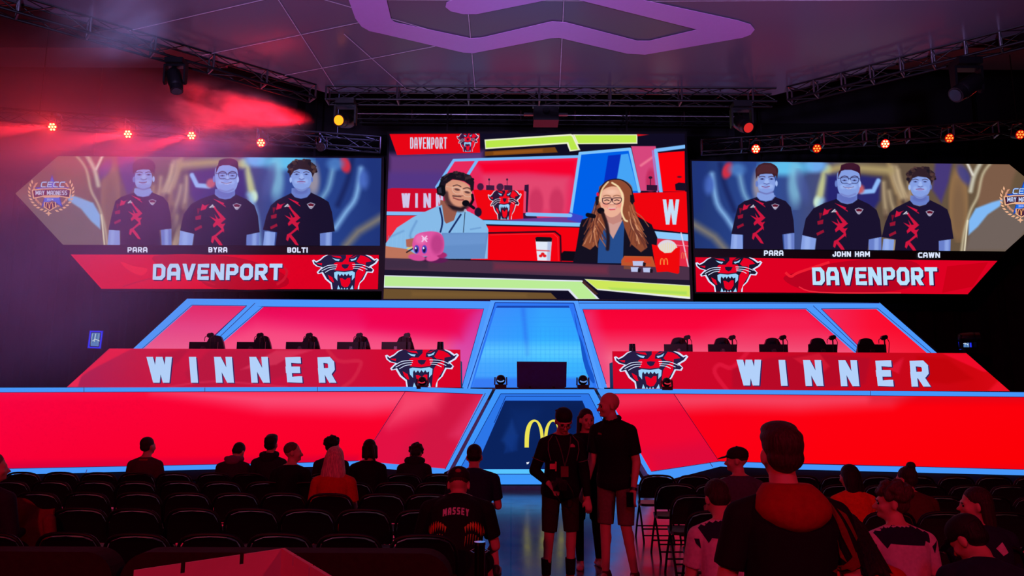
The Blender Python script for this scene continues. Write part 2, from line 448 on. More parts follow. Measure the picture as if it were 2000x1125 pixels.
    def build(s, name, parent=None, sample=False, dy=0):
        n = len(s.x); M = np.array(CAMM.to_3x3())
        D = np.stack([(s.x-1000)/FPX, -(s.y-562.5)/FPX, -np.ones(n)], 1) @ M.T
        Y = s.Y(s.x, s.y) if callable(s.Y) else np.full(n, s.Y)
        P = D*((Y-dy)/D[:, 1])[:, None]+np.array(CAMP)
        if parent is not None: P = P-np.array(parent.location)
        i = np.arange(s.nx-1)[None, :]+(np.arange(s.ny-1)*s.nx)[:, None]; i = i.ravel()
        F = np.stack([i, i+s.nx, i+s.nx+1, i+1], 1)
        me = bpy.data.meshes.new(name); me.vertices.add(n); me.vertices.foreach_set('co', P.astype(np.float32).ravel())
        me.loops.add(F.size); me.loops.foreach_set('vertex_index', F.ravel().astype(np.int32))
        me.polygons.add(len(F)); me.polygons.foreach_set('loop_start', np.arange(0, F.size, 4, dtype=np.int32))
        c = np.clip(s.c/255, 0, 1); c = np.where(c <= .04045, c/12.92, ((c+.055)/1.055)**2.4)
        at = me.attributes.new('picture', 'FLOAT_COLOR', 'POINT')
        at.data.foreach_set('color', np.concatenate([c, np.ones((n, 1))], 1).astype(np.float32).ravel())
        me.update(); me.validate(); me.materials.append(led_picture('led_picture_sampled' if sample else 'led_picture', sample))
        return mkobj(name, me, parent)
# ================================================================== room shell
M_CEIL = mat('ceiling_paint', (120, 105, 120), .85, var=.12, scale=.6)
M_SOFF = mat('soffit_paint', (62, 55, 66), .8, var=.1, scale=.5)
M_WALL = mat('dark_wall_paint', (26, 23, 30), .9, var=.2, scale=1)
M_BLK = mat('black_powder_coat', (16, 16, 20), .45, .3, var=.1, scale=20)
M_BLKPL = mat('black_plastic', (14, 14, 18), .4, 0, .5, var=.1, scale=20)
M_ALU = mat('aluminium_tube', (120, 118, 125), .35, .9, var=.08, scale=30)
M_CHROME = mat('chrome', (210, 210, 215), .12, 1, var=.03)
def concrete():
    m = mat('polished_concrete', (92, 88, 96), .2, 0, .5, var=.3, scale=1.2)
    nt = m.node_tree; b = nt.nodes['Principled BSDF']
    tc = nt.nodes.new('ShaderNodeTexCoord'); mp = nt.nodes.new('ShaderNodeTexNoise'); mp.inputs['Scale'].default_value = 2.5; mp.inputs['Detail'].default_value = 6
    nt.links.new(tc.outputs['Object'], mp.inputs['Vector'])
    mr = nt.nodes.new('ShaderNodeMapRange'); mr.inputs['To Min'].default_value = .1; mr.inputs['To Max'].default_value = .26
    nt.links.new(mp.outputs['Fac'], mr.inputs['Value']); nt.links.new(mr.outputs['Result'], b.inputs['Roughness'])
    # saw-cut joints every three metres
    br = nt.nodes.new('ShaderNodeTexBrick'); br.offset = 0; br.inputs['Scale'].default_value = 1
    br.inputs['Brick Width'].default_value = 3; br.inputs['Row Height'].default_value = 3; br.inputs['Mortar Size'].default_value = .008
    br.inputs['Color1'].default_value = (1, 1, 1, 1); br.inputs['Color2'].default_value = (1, 1, 1, 1); br.inputs['Mortar'].default_value = (.25, .25, .25, 1)
    nt.links.new(tc.outputs['Object'], br.inputs['Vector'])
    mx = nt.nodes.new('ShaderNodeMix'); mx.data_type = 'RGBA'; mx.blend_type = 'MULTIPLY'; mx.inputs[0].default_value = 1
    src = b.inputs['Base Color'].links[0].from_socket
    nt.links.new(src, mx.inputs[6]); nt.links.new(br.outputs['Color'], mx.inputs[7]); nt.links.new(mx.outputs[2], b.inputs['Base Color'])
    return m
struct(MB().box((0, 6, -.1), (44, 34, .2)).build('floor', concrete()))
struct(MB().box((0, 6, 11.6), (44, 34, .2)).build('ceiling', M_CEIL))
struct(MB().box((-22, 6, 5.7), (.2, 34, 11.8)).build('wall_left', M_WALL))
struct(MB().box((22, 6, 5.7), (.2, 34, 11.8)).build('wall_right', M_WALL))
struct(MB().box((0, -11, 5.7), (44, .2, 11.8)).build('wall_rear', M_WALL))
struct(MB().box((0, 23, 5.7), (44, .2, 11.8)).build('wall_back', M_WALL))
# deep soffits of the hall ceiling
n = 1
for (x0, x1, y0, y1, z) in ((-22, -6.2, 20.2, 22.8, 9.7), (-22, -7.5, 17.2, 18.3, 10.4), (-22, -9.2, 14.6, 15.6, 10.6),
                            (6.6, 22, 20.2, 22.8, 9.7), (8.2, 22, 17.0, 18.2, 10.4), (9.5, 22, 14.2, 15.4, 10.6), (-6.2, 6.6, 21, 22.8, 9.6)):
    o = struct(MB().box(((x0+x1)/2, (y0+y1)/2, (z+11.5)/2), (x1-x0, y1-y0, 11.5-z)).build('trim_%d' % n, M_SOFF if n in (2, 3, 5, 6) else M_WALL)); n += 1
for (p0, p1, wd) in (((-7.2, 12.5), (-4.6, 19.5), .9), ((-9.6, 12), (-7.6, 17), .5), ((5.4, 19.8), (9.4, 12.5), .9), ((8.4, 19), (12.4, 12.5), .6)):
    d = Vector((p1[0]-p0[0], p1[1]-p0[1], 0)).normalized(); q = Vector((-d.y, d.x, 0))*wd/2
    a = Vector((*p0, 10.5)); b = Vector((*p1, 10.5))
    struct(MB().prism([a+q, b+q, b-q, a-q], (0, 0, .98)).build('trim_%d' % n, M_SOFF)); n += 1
# black drape behind the stage
def drape(name, x0, x1, y, z0, z1, label):
    mb = MB(); N = int((x1-x0)/.09); V = []
    for k in range(N+1):
        x = x0+(x1-x0)*k/N; yy = y+.09*math.sin(x*9)+.04*math.sin(x*23+1)
        V += [(x, yy, z0), (x, yy, z1)]
    mb.add(V, [(2*k, 2*k+2, 2*k+3, 2*k+1) for k in range(N)])
    V2 = [(x, y_+.02, z) for x, y_, z in V]; mb.add(V2, [(2*k, 2*k+1, 2*k+3, 2*k+2) for k in range(N)])
    return tag(mb.build(name, mat('black_velour_drape', (34, 30, 46), .95, var=.25, scale=3), smooth=True), label, 'curtain')
drape('stage_drape', -21, -5.2, 21.8, .02, 8.4, 'dark pleated stage drape hanging behind the left team screen')
drape('stage_drape', 5.9, 21, 21.8, .02, 8.4, 'dark pleated stage drape hanging behind the right team screen')
# recessed ceiling downlights that read as small pale discs
for (px, py, lb) in ((121, 63, 'small pale ceiling downlight at the far upper left'), (413, 152, 'small pale ceiling downlight over the upper left lighting truss'),
                     (1681, 165, 'small pale ceiling downlight below the right diagonal truss'), (1995, 83, 'small pale ceiling downlight at the far right edge')):
    p = W(px, py, 11.5); t = thing('recessed_downlight', lb, 'ceiling light', (p.x, p.y, 11.5))
    MB().cyl((0, 0, 0), (0, 0, -.03), .14, .13, 20).build('trim_ring', mat('white_enamel', (220, 220, 225), .4), t)
    MB().cyl((0, 0, -.031), (0, 0, -.036), .1, .1, 20).build('lens', led((120, 105, 130), .8), t)

# ================================================================== hung ceiling panel with logo, bounded by the truss
ZC = 8.45
cp = [(640, 183), (1510, 187), (2060, 50), (2300, -320), (-300, -320), (-60, -22)]
t = thing('overhead_panel', 'huge glossy grey ceiling panel with zigzag lilac logo hung over the audience', 'ceiling panel', (0, 12, ZC))
def gloss_panel():
    m = mat('stretched_gloss_panel', (120, 108, 124), .22, 0, .25, var=.02, scale=.4)
    return m
pts = [W(x, y, ZC) for x, y in cp]
MB().prism([(p.x, p.y, ZC+.01) for p in pts], (0, 0, .08)).build('panel_sheet', gloss_panel(), t, world=True)
M_LILAC = mat('lilac_logo_film', (222, 160, 240), .3, 0, .5, var=.02)
_b = M_LILAC.node_tree.nodes['Principled BSDF']
def zigzag(L, name, m, dz, sm=0):
    mb = MB()
    for P in L: mb.prism([W(x, y, ZC-dz) for x, y in P], (0, 0, .006))
    return mb.build(name, m, t, world=True)
zigzag([[(668,-60),(681,0),(694,36),(706,52),(722,61),(745,66),(905,103),(925,104),(1075,75),(1092,74),(1225,105),(1260,107),(1450,74),(1466,68),(1474,58),(1466,48),(1440,40),(1255,0),(1080,-40),(1060,-12),(1130,0),(1362,58),(1268,80),(1245,80),(1105,44),(1078,42),(940,74),(918,75),(772,44),(764,38),(755,0),(742,-60)],
        [(1000,-22),(884,0),(872,5),(870,14),(880,22),(905,28),(930,28),(1050,4),(1120,-12)]], 'logo', M_LILAC, .012)
mb = MB()
for a, b in (((535,-15),(655,172)), ((672,66),(792,172)), ((915,28),(928,175)), ((1102,-15),(1093,172)), ((250,60),(640,-30)), ((395,108),(700,44)), ((540,150),(850,90)), ((620,-5),(900,75)), ((1290,2),(2000,-2)), ((560,-2),(1290,2))):
    p, q = W(*a, ZC), W(*b, ZC); d = (q-p).normalized(); nn = Vector((-d.y, d.x, 0))*.008
    mb.prism([p+nn-Vector((0, 0, .008)), q+nn-Vector((0, 0, .008)), q-nn-Vector((0, 0, .008)), p-nn-Vector((0, 0, .008))], (0, 0, .003))
mb.build('seams', mat('pale_seam', (220, 205, 225), .5), t, world=True)

# ================================================================== trusses
def truss(p0, p1, label, size=.3, group=None, bays=None, up=.0, m=M_BLK):
    p0 = Vector(p0); p1 = Vector(p1); t = thing('lighting_truss', label, 'truss', p0, 0, group)
    d = (p1-p0); L = d.length; d.normalize(); s = Vector((-d.y, d.x, 0)).normalized()*size/2; u = Vector((0, 0, size/2))
    C = [s+u, -s+u, -s-u, s-u]
    for c in C: MB().cyl(p0+c, p1+c, .026, n=8).build('chord', m, t, smooth=True, world=True)
    nb = bays or max(2, int(L/.5)); mb = MB()
    for k in range(nb):
        a = p0+d*L*k/nb; b = p0+d*L*(k+1)/nb
        for i in range(4):
            j = (i+1) % 4
            mb.cyl(a+C[i], b+C[j], .011, n=6) if k % 2 == 0 else mb.cyl(a+C[j], b+C[i], .011, n=6)
    mb.build('bracing', m, t, world=True)
    step = max(1, nb//6)
    for k in range(0, nb+1, step):
        a = p0+d*L*min(k, nb)/nb; mb = MB()
        for i in range(4): mb.cyl(a+C[i], a+C[(i+1) % 4], .022, n=6)
        mb.build('frame_ring', M_ALU, t, world=True)
    for f in (.12, .88):
        a = p0+d*L*f; MB().cyl((a.x, a.y, a.z+size/2-.02), (a.x, a.y, 11.5), .012, n=6).build('hanging_cable', M_BLK, t, world=True)
    return t
ZT = ZC-.14
A0 = W(640, 186, ZT); A1 = W(1512, 190, ZT); A2 = W(2100, 46, ZT); A3 = W(-120, -30, ZT)
truss(A0, A1, 'straight black truss along the front edge of the overhead panel')
truss(A0+Vector((-.3, -.1, 0)), A3, 'diagonal black truss along the left edge of the overhead panel')
truss(A1+Vector((.3, -.1, 0)), A2, 'diagonal black truss along the right edge of the overhead panel')
# rear lamp trusses, each passing over its row of lamps
ZL = 8.55
LAMPS_L = [(105, 248, 1), (252, 262, 1), (376, 265, 1), (511, 279, 1), (627, 287, 0)]
LAMPS_R = [(1475, 291, 1), (1594, 290, .5), (1727, 281, .7), (1852, 270, .5), (1990, 263, .5)]
for lamps, lb, xa, xb in ((LAMPS_L, 'thin dark truss carrying the red lamps above the left team screen', -1.6, 1.4), (LAMPS_R, 'thin dark truss carrying the red lamps above the right team screen', -1.2, 1.2)):
    Q = [W(x, y, ZL-.35) for x, y, _ in lamps]; k, m_ = np.polyfit([q.x for q in Q], [q.y for q in Q], 1)
    xs = (Q[0].x+xa, Q[-1].x+xb); truss((xs[0], k*xs[0]+m_+.3, ZL-.08), (xs[1], k*xs[1]+m_+.3, ZL-.08), lb, .32)
# screen header bar with projector box
p0 = U(700, 226, 20.2); p1 = U(1440, 232, 20.2)
t = truss(p0, p1, 'dark screen header truss above the centre screen', .3)
mb = MB().tube([(p0+Vector((0, -.2, -.02))), (p1+Vector((0, -.2, -.02)))], .014)
mb.build('edge_rail', mat('pale_rail', (200, 195, 205), .3, .6), t, world=True)
c = U(1066, 226, 17.6)
t = thing('projector', 'black projector box hung above the middle of the centre screen', 'projector', c)
MB().box((0, 0, 0), (.62, .5, .42)).build('body', M_BLKPL, t)
MB().cyl((0, -.25, .02), (0, -.34, .02), .09, .08, 20).build('lens', M_BLK, t, smooth=True)
MB().box((-.3, 0, .5), (.06, .06, .62)).box((.3, 0, .5), (.06, .06, .62)).cyl((0, 0, .2), (0, 0, 11.5-c.z), .02).build('hanging_bracket', mat('pale_green_bracket', (150, 175, 150), .5), t)
MB().box((-.42, .05, .05), (.26, .1, .05)).box((.42, .05, .05), (.26, .1, .05)).build('side_arm', M_ALU, t)

# ------------------------------------------------------------------ lamps
LENS_R = led((255, 110, 40), 3.0); LENS_HOT = led((255, 190, 110), 6.0); LENS_OFF = mat('dead_lens', (60, 55, 62), .2, 0, .6)
def par(px, py, label, on=1.0, grp=None, aim=None, face=(0, -1, -.35)):
    p = W(px, py, ZL-.35); t = thing('par_lamp', label, 'stage light', p, 0, grp)
    d = Vector(face).normalized()
    hs = MB().cyl(p+d*.05, p-d*.2, .115, .085, 20).cyl(p-d*.2, p-d*.24, .06, .05, 16).build('housing', M_BLK, t, smooth=True, world=True)
    s = d.cross(Vector((0, 0, 1))).normalized()
    MB().tube([p+s*.135-d*.08, p+s*.135+Vector((0, 0, .26)), p-s*.135+Vector((0, 0, .26)), p-s*.135-d*.08], .012).build('yoke', M_BLK, t, world=True)
    MB().box(p+Vector((0, .1, .27)), (.06, .44, .05)).build('clamp', M_BLK, t, world=True)
    mb = MB(); u = s; v = d.cross(s).normalized()
    for k in range(7):
        a = 2*PI*k/6; c = p+d*.052+((u*math.cos(a)+v*math.sin(a))*.07 if k < 6 else Vector((0, 0, 0)))
        mb.cyl(c, c+d*.006, .024, n=14)
    if on: MB().cyl(p+d*.0505, p+d*.052, .112, n=24).build('halo_disc', led((255, 10, 10), 1.6 if on > .6 else .5), hs, world=True)  # glowing disc imitates the red halo of haze and bloom around the lenses
    mb.build('led_lenses', LENS_HOT if on > .6 else (LENS_R if on > 0 else LENS_OFF), hs, world=True)
    return p, d, t
ords = ['leftmost', 'second from the left', 'third from the left', 'fourth from the left', 'fifth from the left']
pars = []
for k, (x, y, _) in enumerate(LAMPS_L[:4]):
    pars.append(par(x, y, 'glowing red seven-lens lamp, %s on the left lamp truss' % ords[k], 1, 'red lamps on the left truss'))
par(627, 287, 'unlit seven-lens lamp at the inner end of the left lamp truss', 0)
for k, (x, y, on) in enumerate(LAMPS_R):
    pars.append(par(x, y, 'glowing red seven-lens lamp, %s on the right lamp truss' % ords[k], on, 'red lamps on the right truss'))
for k, (p, d, t) in enumerate(pars):
    # the glow each lamp throws on truss and drape around it
    light('lamp_glow', 'POINT', p+d*.12, p+d, 70 if k < 4 else 25, (1, .03, .02), t, size=.05)
for k, (tx, e) in enumerate(((-16, 4200), (-13.5, 2800), (-11, 3200), (-8.0, 500))):
    p, d, t = pars[k]
    light('beam', 'SPOT', p+Vector((-.1, -.1, -.05)), (tx, p.y-.6, 7.7-.35*k), e, (1, .02, .03), t, size=.06, spot=26, blend=.8)

def moving_head(p, label, aim, s=1.0, hang=True, lens=None, name='moving_head_light', rz=0):
    t = thing(name, label, 'stage light', p, rz); k = -1 if hang else 1
    MB().box((0, 0, .05*s*k), (.34*s, .26*s, .1*s)).box((.1*s, 0, .11*s*k), (.06*s, .1*s, .03*s)).build('base', M_BLKPL, t)
    mb = MB()
    for sx in (-1, 1): mb.prism([Vector((sx*.17*s, y*s, z*s*k)) for y, z in ((-.07, .12), (.07, .12), (.055, .46), (.0, .5), (-.055, .46))], (sx*.035*s, 0, 0))
    mb.box((0, 0, .13*s*k), (.4*s, .14*s, .04*s)); mb.build('yoke', M_BLKPL, t)
    d = Vector(aim).normalized(); c = Vector((0, 0, .4*s*k))
    h = MB().cap(c-d*.13*s, c+d*.1*s, .13*s, .135*s, 20).cyl(c+d*.1*s, c+d*.26*s, .125*s, .115*s, 22)
    hd = h.build('head', M_BLKPL, t, smooth=True)
    MB().cyl(c+d*.262*s, c+d*.272*s, .09*s, n=22).build('lens', lens or LENS_OFF, hd)
    return t, Vector(p)+c+d*.3*s
tm, lp = moving_head(W(676, 196, ZT-.2), 'moving head lamp with orange lens under the left corner of the overhead panel', (-.25, -1, -.35), 1.15, lens=led((255, 120, 20), 3.2))
light('beam', 'SPOT', lp, (lp.x-5, lp.y+.1, lp.z+.45), 8000, (1, .008, .02), tm, size=.06, spot=22, blend=.5)
moving_head(W(1447, 202, ZT-.2), 'moving head lamp with dim red lens under the right corner of the overhead panel', (.25, -1, -.75), 1.15, lens=led((215, 40, 40), 1.0))
moving_head(W(345, 117, ZT-.2), 'dark moving head lamp under the left diagonal truss', (.3, -.2, -1), 1.0)
moving_head(W(1885, 118, ZT-.2), 'dark moving head lamp under the right diagonal truss', (-1, -.2, -.7), 1.3)

# ================================================================== screens
M_HOUS = mat('screen_housing', (14, 12, 22), .5, .2, var=.1, scale=8)
def housing(pts, Y, depth, parent, dy=.02):
    P = [U(x, y, Y+dy) for x, y in pts]
    xs = [p.x for p in P]; ztop = max(p.z for p in P)
    for f in (.2, .8):
        x = min(xs)+(max(xs)-min(xs))*f; MB().box((x, Y+dy+depth/2, (ztop+11.5)/2), (.05, .05, 11.5-ztop+.04)).build('hanging_bar', M_BLK, parent, world=True)
    return MB().prism(P, (0, depth, 0)).build('housing', M_HOUS, parent, world=True)
YS = 19.6
BL = (122, 190, 245)
def trophy_bg(P, mx):
    """blurred gold and blue trophy picture; mx maps left-screen pixels"""
    if mx: P.at(1351+745*.985, 11, -.985, 1)
    else: P.at()
    P.hgrad([(28, (118, 92, 82)), (110, (110, 84, 78)), (330, (100, 80, 74)), (480, (60, 66, 120)), (560, (44, 74, 150)), (745, (32, 52, 120))] if not mx else
            [(1351, (32, 52, 112)), (1500, (44, 74, 150)), (1600, (70, 76, 120)), (1700, (96, 80, 66)), (1980, (104, 84, 62)), (2070, (90, 74, 60))])
    P.p([(95,305),(150,305),(178,345),(178,400),(150,420),(118,380),(108,340)], (124, 92, 72), 6)
    P.p([(40,380),(140,395),(190,430),(205,480),(110,480)], (112, 98, 92), 8)
    P.p([(225,290),(262,305),(268,360),(250,385),(236,345)], (70, 56, 120), 5)
    P.e(216, 385, 19, 72, (142, 108, 74), 4); P.e(216, 400, 12, 55, (126, 96, 70), 6)
    P.e(205, 330, 10, 22, (60, 60, 140), 5, .8, 30)
    P.p([(128,378),(150,384),(182,396),(196,420),(196,448),(178,432),(158,408),(134,392)], (128, 184, 245), 3)
    P.l([(150,305),(168,330),(178,372),(192,400),(204,440),(210,480)], 4, (200, 188, 156), 4, sm=5)
    P.l([(168,300),(184,330),(192,362)], 8, (196, 190, 170), 4, sm=4); P.l([(200,305),(188,330)], 5, (225, 220, 210), 3)
    P.l([(198,420),(204,478)], 3, (230, 220, 190), 1.5)
    random.seed(3)
    for k in range(34):
        x = 285+random.random()*80; y = 300+random.random()*150; dx = random.uniform(4, 22)
        c = random.choice([(184, 152, 104), (92, 66, 56), (150, 118, 82), (66, 48, 50), (214, 190, 150), (120, 88, 66)])
        P.l([(x, y), (x-dx*.3, y+26), (x-dx, y+58)], random.uniform(3, 9), c, 7, .75, sm=4)
    P.l([(352,322),(400,318),(450,316),(478,326)], 15, (170, 150, 104), 9, sm=4)
    P.l([(476,318),(486,350),(494,385)], 15, (186, 190, 140), 6, sm=4); P.e(496, 384, 7, 11, (200, 230, 210), 4)
    P.p([(370,335),(420,330),(432,380),(390,410),(372,380)], (42, 40, 110), 6)
    P.l([(375,342),(385,362),(408,364)], 9, (140, 184, 245), 2.5); P.e(412, 358, 9, 9, (190, 90, 100), 4)
    P.p([(440,330),(478,330),(480,390),(440,390)], (38, 36, 110), 8)
    P.e(500, 312, 22, 14, (110, 170, 236), 7); P.e(560, 316, 46, 16, (96, 190, 236), 9); P.e(540, 350, 14, 40, (130, 190, 220), 8, .8)
    P.l([(486,380),(500,420),(506,478)], 7, (138, 184, 236), 8, sm=4); P.l([(650,330),(640,370),(618,400)], 7, (150, 205, 235), 9, .8, sm=4)
    P.e(525, 355, 10, 30, (70, 84, 150), 6, .8, 15); P.e(612, 352, 12, 30, (220, 190, 170), 7, .6)
    P.l([(705,330),(695,385),(675,415),(655,445)], 8, (140, 190, 240), 8, sm=4); P.l([(688,310),(680,350),(660,400)], 10, (24, 34, 90), 6, .8, sm=4)
    P.l([(745,425),(700,452),(675,480)], 12, (130, 122, 112), 10); P.e(674, 322, 10, 16, (205, 46, 70), 4, 1, -20)
    P.e(712, 350, 11, 18, (72, 104, 190), 6); P.l([(725,300),(735,390)], 26, (30, 50, 120), 9, .7)
    P.e(655, 320, 16, 12, (80, 130, 200), 7, .8)
SK = (132, 158, 226); SKD = (104, 126, 200); SKL = (160, 186, 244); SHIRT = (26, 18, 46); JR = (206, 22, 62)
def jersey_marks(P, x, y, k=1.0):
    """red shard pattern; x,y = collar centre in crop units"""
    def q(L): return [(x+a*k, y+b*k) for a, b in L]
    P.p(q([(-150,10),(-70,40),(-20,62),(-30,80),(-8,92),(0,110),(-30,90),(-90,50)]), JR, 1)
    P.p(q([(-270,70),(-290,150),(-230,130),(-210,90),(-180,70),(-240,90)]), JR, 1)
    P.p(q([(-130,90),(-100,140),(-60,180),(-20,220),(-20,250),(-60,240),(-75,215),(-110,160),(-150,105)]), JR, 1)
    P.p(q([(-20,225),(0,240),(-60,290),(-40,300),(-5,290),(-30,330),(-20,400),(-55,350),(-100,310),(-140,340),(-150,310),(-120,270),(-190,210),(-110,245),(-130,180),(-90,240)]), JR, 1)
    P.p(q([(-30,340),(-20,370),(-110,440),(-60,500),(-20,570),(-60,560),(-130,470),(-150,520),(-170,500),(-160,440),(-120,420)]), JR, 1)
    P.p(q([(-350,215),(-280,195),(-285,245),(-345,255)]), (150, 20, 50), 2)
    P.p(q([(-360,350),(-280,310),(-270,340),(-350,380)]), (150, 20, 50), 2)
    P.p(q([(-330,120),(-320,200),(-290,120)]), (120, 16, 44), 2)
    P.p(q([(-195,115),(-150,75),(-130,110)]), (225, 225, 240), 1); P.l(q([(-172,116),(-152,92)]), 4, SHIRT, 0); P.l(q([(-152,114),(-142,92)]), 4, SHIRT, 0)
    P.p(q([(75,80),(120,62),(175,80),(150,118),(130,138),(110,135),(95,115)]), (170, 170, 200), 1); P.p(q([(85,82),(120,70),(165,84),(140,118),(110,118)]), (96, 20, 44), 1)
    P.l(q([(105,110),(140,110)]), 8, (230, 230, 245), 1)
def portrait(P, T, kind):
    P.at(*T)
    if kind == 'bowl':
        P.p([(55,1120),(75,880),(200,880),(205,1120)], SK, 2); P.p([(675,880),(800,870),(800,1120),(690,1120)], SKD, 2)
        P.l([(740,890),(745,1120)], 40, SKL, 14, .6); P.l([(120,900),(110,1120)], 40, SKL, 14, .6)
        P.p([(370,430),(580,430),(590,500),(470,540),(350,490)], SKD, 2)
        P.p([(70,880),(110,700),(150,550),(220,500),(365,452),(400,490),(470,505),(540,490),(575,450),(700,500),(760,570),(790,720),(800,865),(660,885),(680,1130),(205,1130),(210,890)], SHIRT, 2)
        P.p([(370,400),(560,400),(570,445),(530,485),(470,497),(410,485),(365,445)], SK, 2)
        jersey_marks(P, 465, 470, .92)
        P.e(482, 148, 131, 92, (62, 30, 40), 3); P.e(475, 290, 103, 138, SK, 3); P.e(475, 345, 92, 80, SK, 5); P.e(365, 300, 16, 34, SKD, 3); P.e(592, 295, 14, 34, SKL, 3)
        P.e(420, 330, 30, 26, SKL, 12, .7); P.e(525, 330, 30, 26, SKL, 12, .7); P.l([(395,390),(475,415),(555,390)], 14, (92, 84, 150), 10, .6, sm=4)
        for x in (427, 535): P.e(x, 244, 26, 9, (76, 84, 150), 3); P.e(x, 243, 9, 7, (30, 26, 60), 1); P.l([(x-34,222),(x,212),(x+34,220)], 9, (72, 50, 84), 3, sm=3)
        P.p([(470,240),(492,240),(512,285),(480,300),(446,285)], SKL, 6, .8); P.l([(446,292),(480,304),(512,292)], 7, (84, 84, 150), 3)
        P.l([(425,330),(470,338),(512,328)], 8, (120, 60, 110), 2, sm=3); P.l([(440,352),(500,352)], 5, (170, 150, 220), 2)
        P.p([(355,250),(350,140),(385,80),(450,55),(530,60),(590,95),(612,160),(600,245),(585,200),(560,185),(470,182),(390,192),(368,220)], (62, 30, 40), 3)
        P.p([(360,200),(370,120),(420,80),(520,75),(580,120),(598,190),(560,178),(460,170),(395,182)], (84, 42, 50), 10, .7)
    elif kind == 'glasses':
        P.p([(105,1130),(130,890),(290,920),(260,1130)], SK, 2); P.p([(895,930),(1045,910),(1045,1130),(900,1130)], SKD, 2); P.l([(190,930),(180,1130)], 60, SKL, 20, .6); P.l([(990,930),(985,1130)], 50, SKL, 16, .6)
        P.p([(130,890),(170,700),(260,580),(380,520),(530,470),(590,520),(655,535),(720,515),(770,470),(900,530),(990,600),(1030,720),(1050,910),(900,940),(880,1130),(270,1130),(295,930)], SHIRT, 2)
        P.p([(535,410),(765,410),(765,480),(710,520),(650,530),(580,515),(530,475)], SKD, 2)
        P.e(650, 450, 100, 60, (92, 100, 180), 14, .5)
        jersey_marks(P, 660, 510, 1.02)
        P.e(686, 118, 114, 62, (56, 18, 44), 3)
        P.p([(535,180),(600,135),(700,130),(780,160),(800,250),(795,350),(765,420),(700,452),(640,450),(575,420),(540,350)], SK, 3, sm=4)
        P.e(522, 295, 15, 38, SKD, 3); P.e(797, 300, 14, 38, SKL, 3); P.e(600, 330, 34, 26, SKL, 14, .7); P.e(725, 330, 34, 26, SKL, 14, .7); P.l([(580,415),(660,440),(745,412)], 16, (100, 96, 170), 12, .5, sm=4)
        P.p([(538,240),(548,160),(570,130),(580,80),(640,58),(720,55),(780,80),(800,130),(806,240),(790,180),(770,160),(700,135),(620,135),(580,150)], (56, 18, 44), 3)
        P.e(690, 92, 96, 34, (66, 26, 44), 12, .6)
        for x in (618, 734): P.e(x, 256, 26, 8, (80, 84, 150), 3); P.e(x, 255, 9, 7, (26, 24, 56), 1); P.l([(x-40,222),(x,206),(x+40,218)], 10, (50, 30, 70), 3, sm=3)
        for x in (620, 735): P.l([(x-46,228),(x+44,228),(x+40,275),(x+20,290),(x-22,290),(x-42,270),(x-46,228)], 7, (40, 42, 90), 1, sm=2)
        P.l([(664,236),(690,236)], 7, (40, 42, 90), 1); P.l([(545,232),(575,232)], 7, (40, 42, 90), 1); P.l([(780,236),(802,240)], 6, (40, 42, 90), 1)
        P.p([(660,250),(690,250),(708,285),(675,300),(645,285)], SKL, 6, .8); P.l([(650,292),(678,302),(705,292)], 7, (84, 84, 150), 3)
        P.p([(610,330),(665,340),(722,332),(690,356),(650,356)], (190, 200, 245), 2); P.l([(605,330),(665,345),(725,330)], 6, (100, 60, 110), 2, sm=3)
    else:
        P.p([(75,1130),(100,900),(225,910),(205,1130)], SK, 2); P.p([(738,920),(880,905),(872,1130),(745,1130)], SKD, 2); P.l([(140,920),(135,1130)], 50, SKL, 16, .6); P.l([(835,920),(830,1130)], 50, SKL, 16, .6)
        P.p([(80,880),(120,720),(170,600),(240,540),(410,455),(450,505),(520,525),(590,505),(635,450),(760,510),(840,560),(880,680),(912,900),(740,925),(740,1130),(215,1130),(245,910)], SHIRT, 2)
        P.p([(412,400),(628,400),(630,460),(590,505),(520,520),(450,505),(410,460)], SKD, 2); P.e(520, 430, 80, 40, (88, 96, 170), 12, .5)
        jersey_marks(P, 515, 505, .98)
        P.p([(405,230),(450,180),(600,180),(645,240),(640,330),(610,390),(550,432),(490,428),(440,385),(415,330)], SK, 3, sm=4)
        P.e(402, 305, 14, 32, SKL, 3); P.e(648, 300, 12, 30, SKD, 3); P.e(470, 320, 28, 28, SKL, 14, .6); P.e(575, 320, 28, 28, SKL, 14, .6)
        for x in (470, 582): P.e(x, 240, 24, 8, (80, 88, 156), 3); P.e(x, 239, 8, 7, (28, 28, 60), 1); P.l([(x-32,220),(x,210),(x+32,220)], 9, (72, 60, 90), 3, sm=3)
        P.p([(516,235),(538,235),(556,285),(526,298),(500,285)], SKL, 6, .8); P.l([(500,290),(528,300),(556,290)], 7, (88, 88, 150), 3)
        P.l([(480,328),(525,322),(568,328)], 9, (140, 60, 110), 2, sm=3); P.l([(500,340),(550,340)], 5, (176, 140, 200), 2); P.l([(450,400),(530,425),(600,396)], 12, (96, 96, 160), 10, .5, sm=4)
        P.p([(392,270),(378,200),(375,130),(420,90),(480,70),(600,75),(660,110),(695,160),(680,220),(655,270),(640,220),(600,190),(500,178),(440,200),(415,240)], (48, 30, 40), 4)
        random.seed(5)
        for k in range(46):
            a = random.uniform(-PI*1.08, PI*.08); r = random.uniform(.72, 1.02); x = 535+160*r*math.cos(a); y = 190+125*r*math.sin(a)
            if y > 175 and 420 < x < 645: continue
            P.e(x, y, 20, 17, random.choice([(42, 28, 38), (66, 44, 46), (30, 22, 34), (84, 58, 56)]), 4)
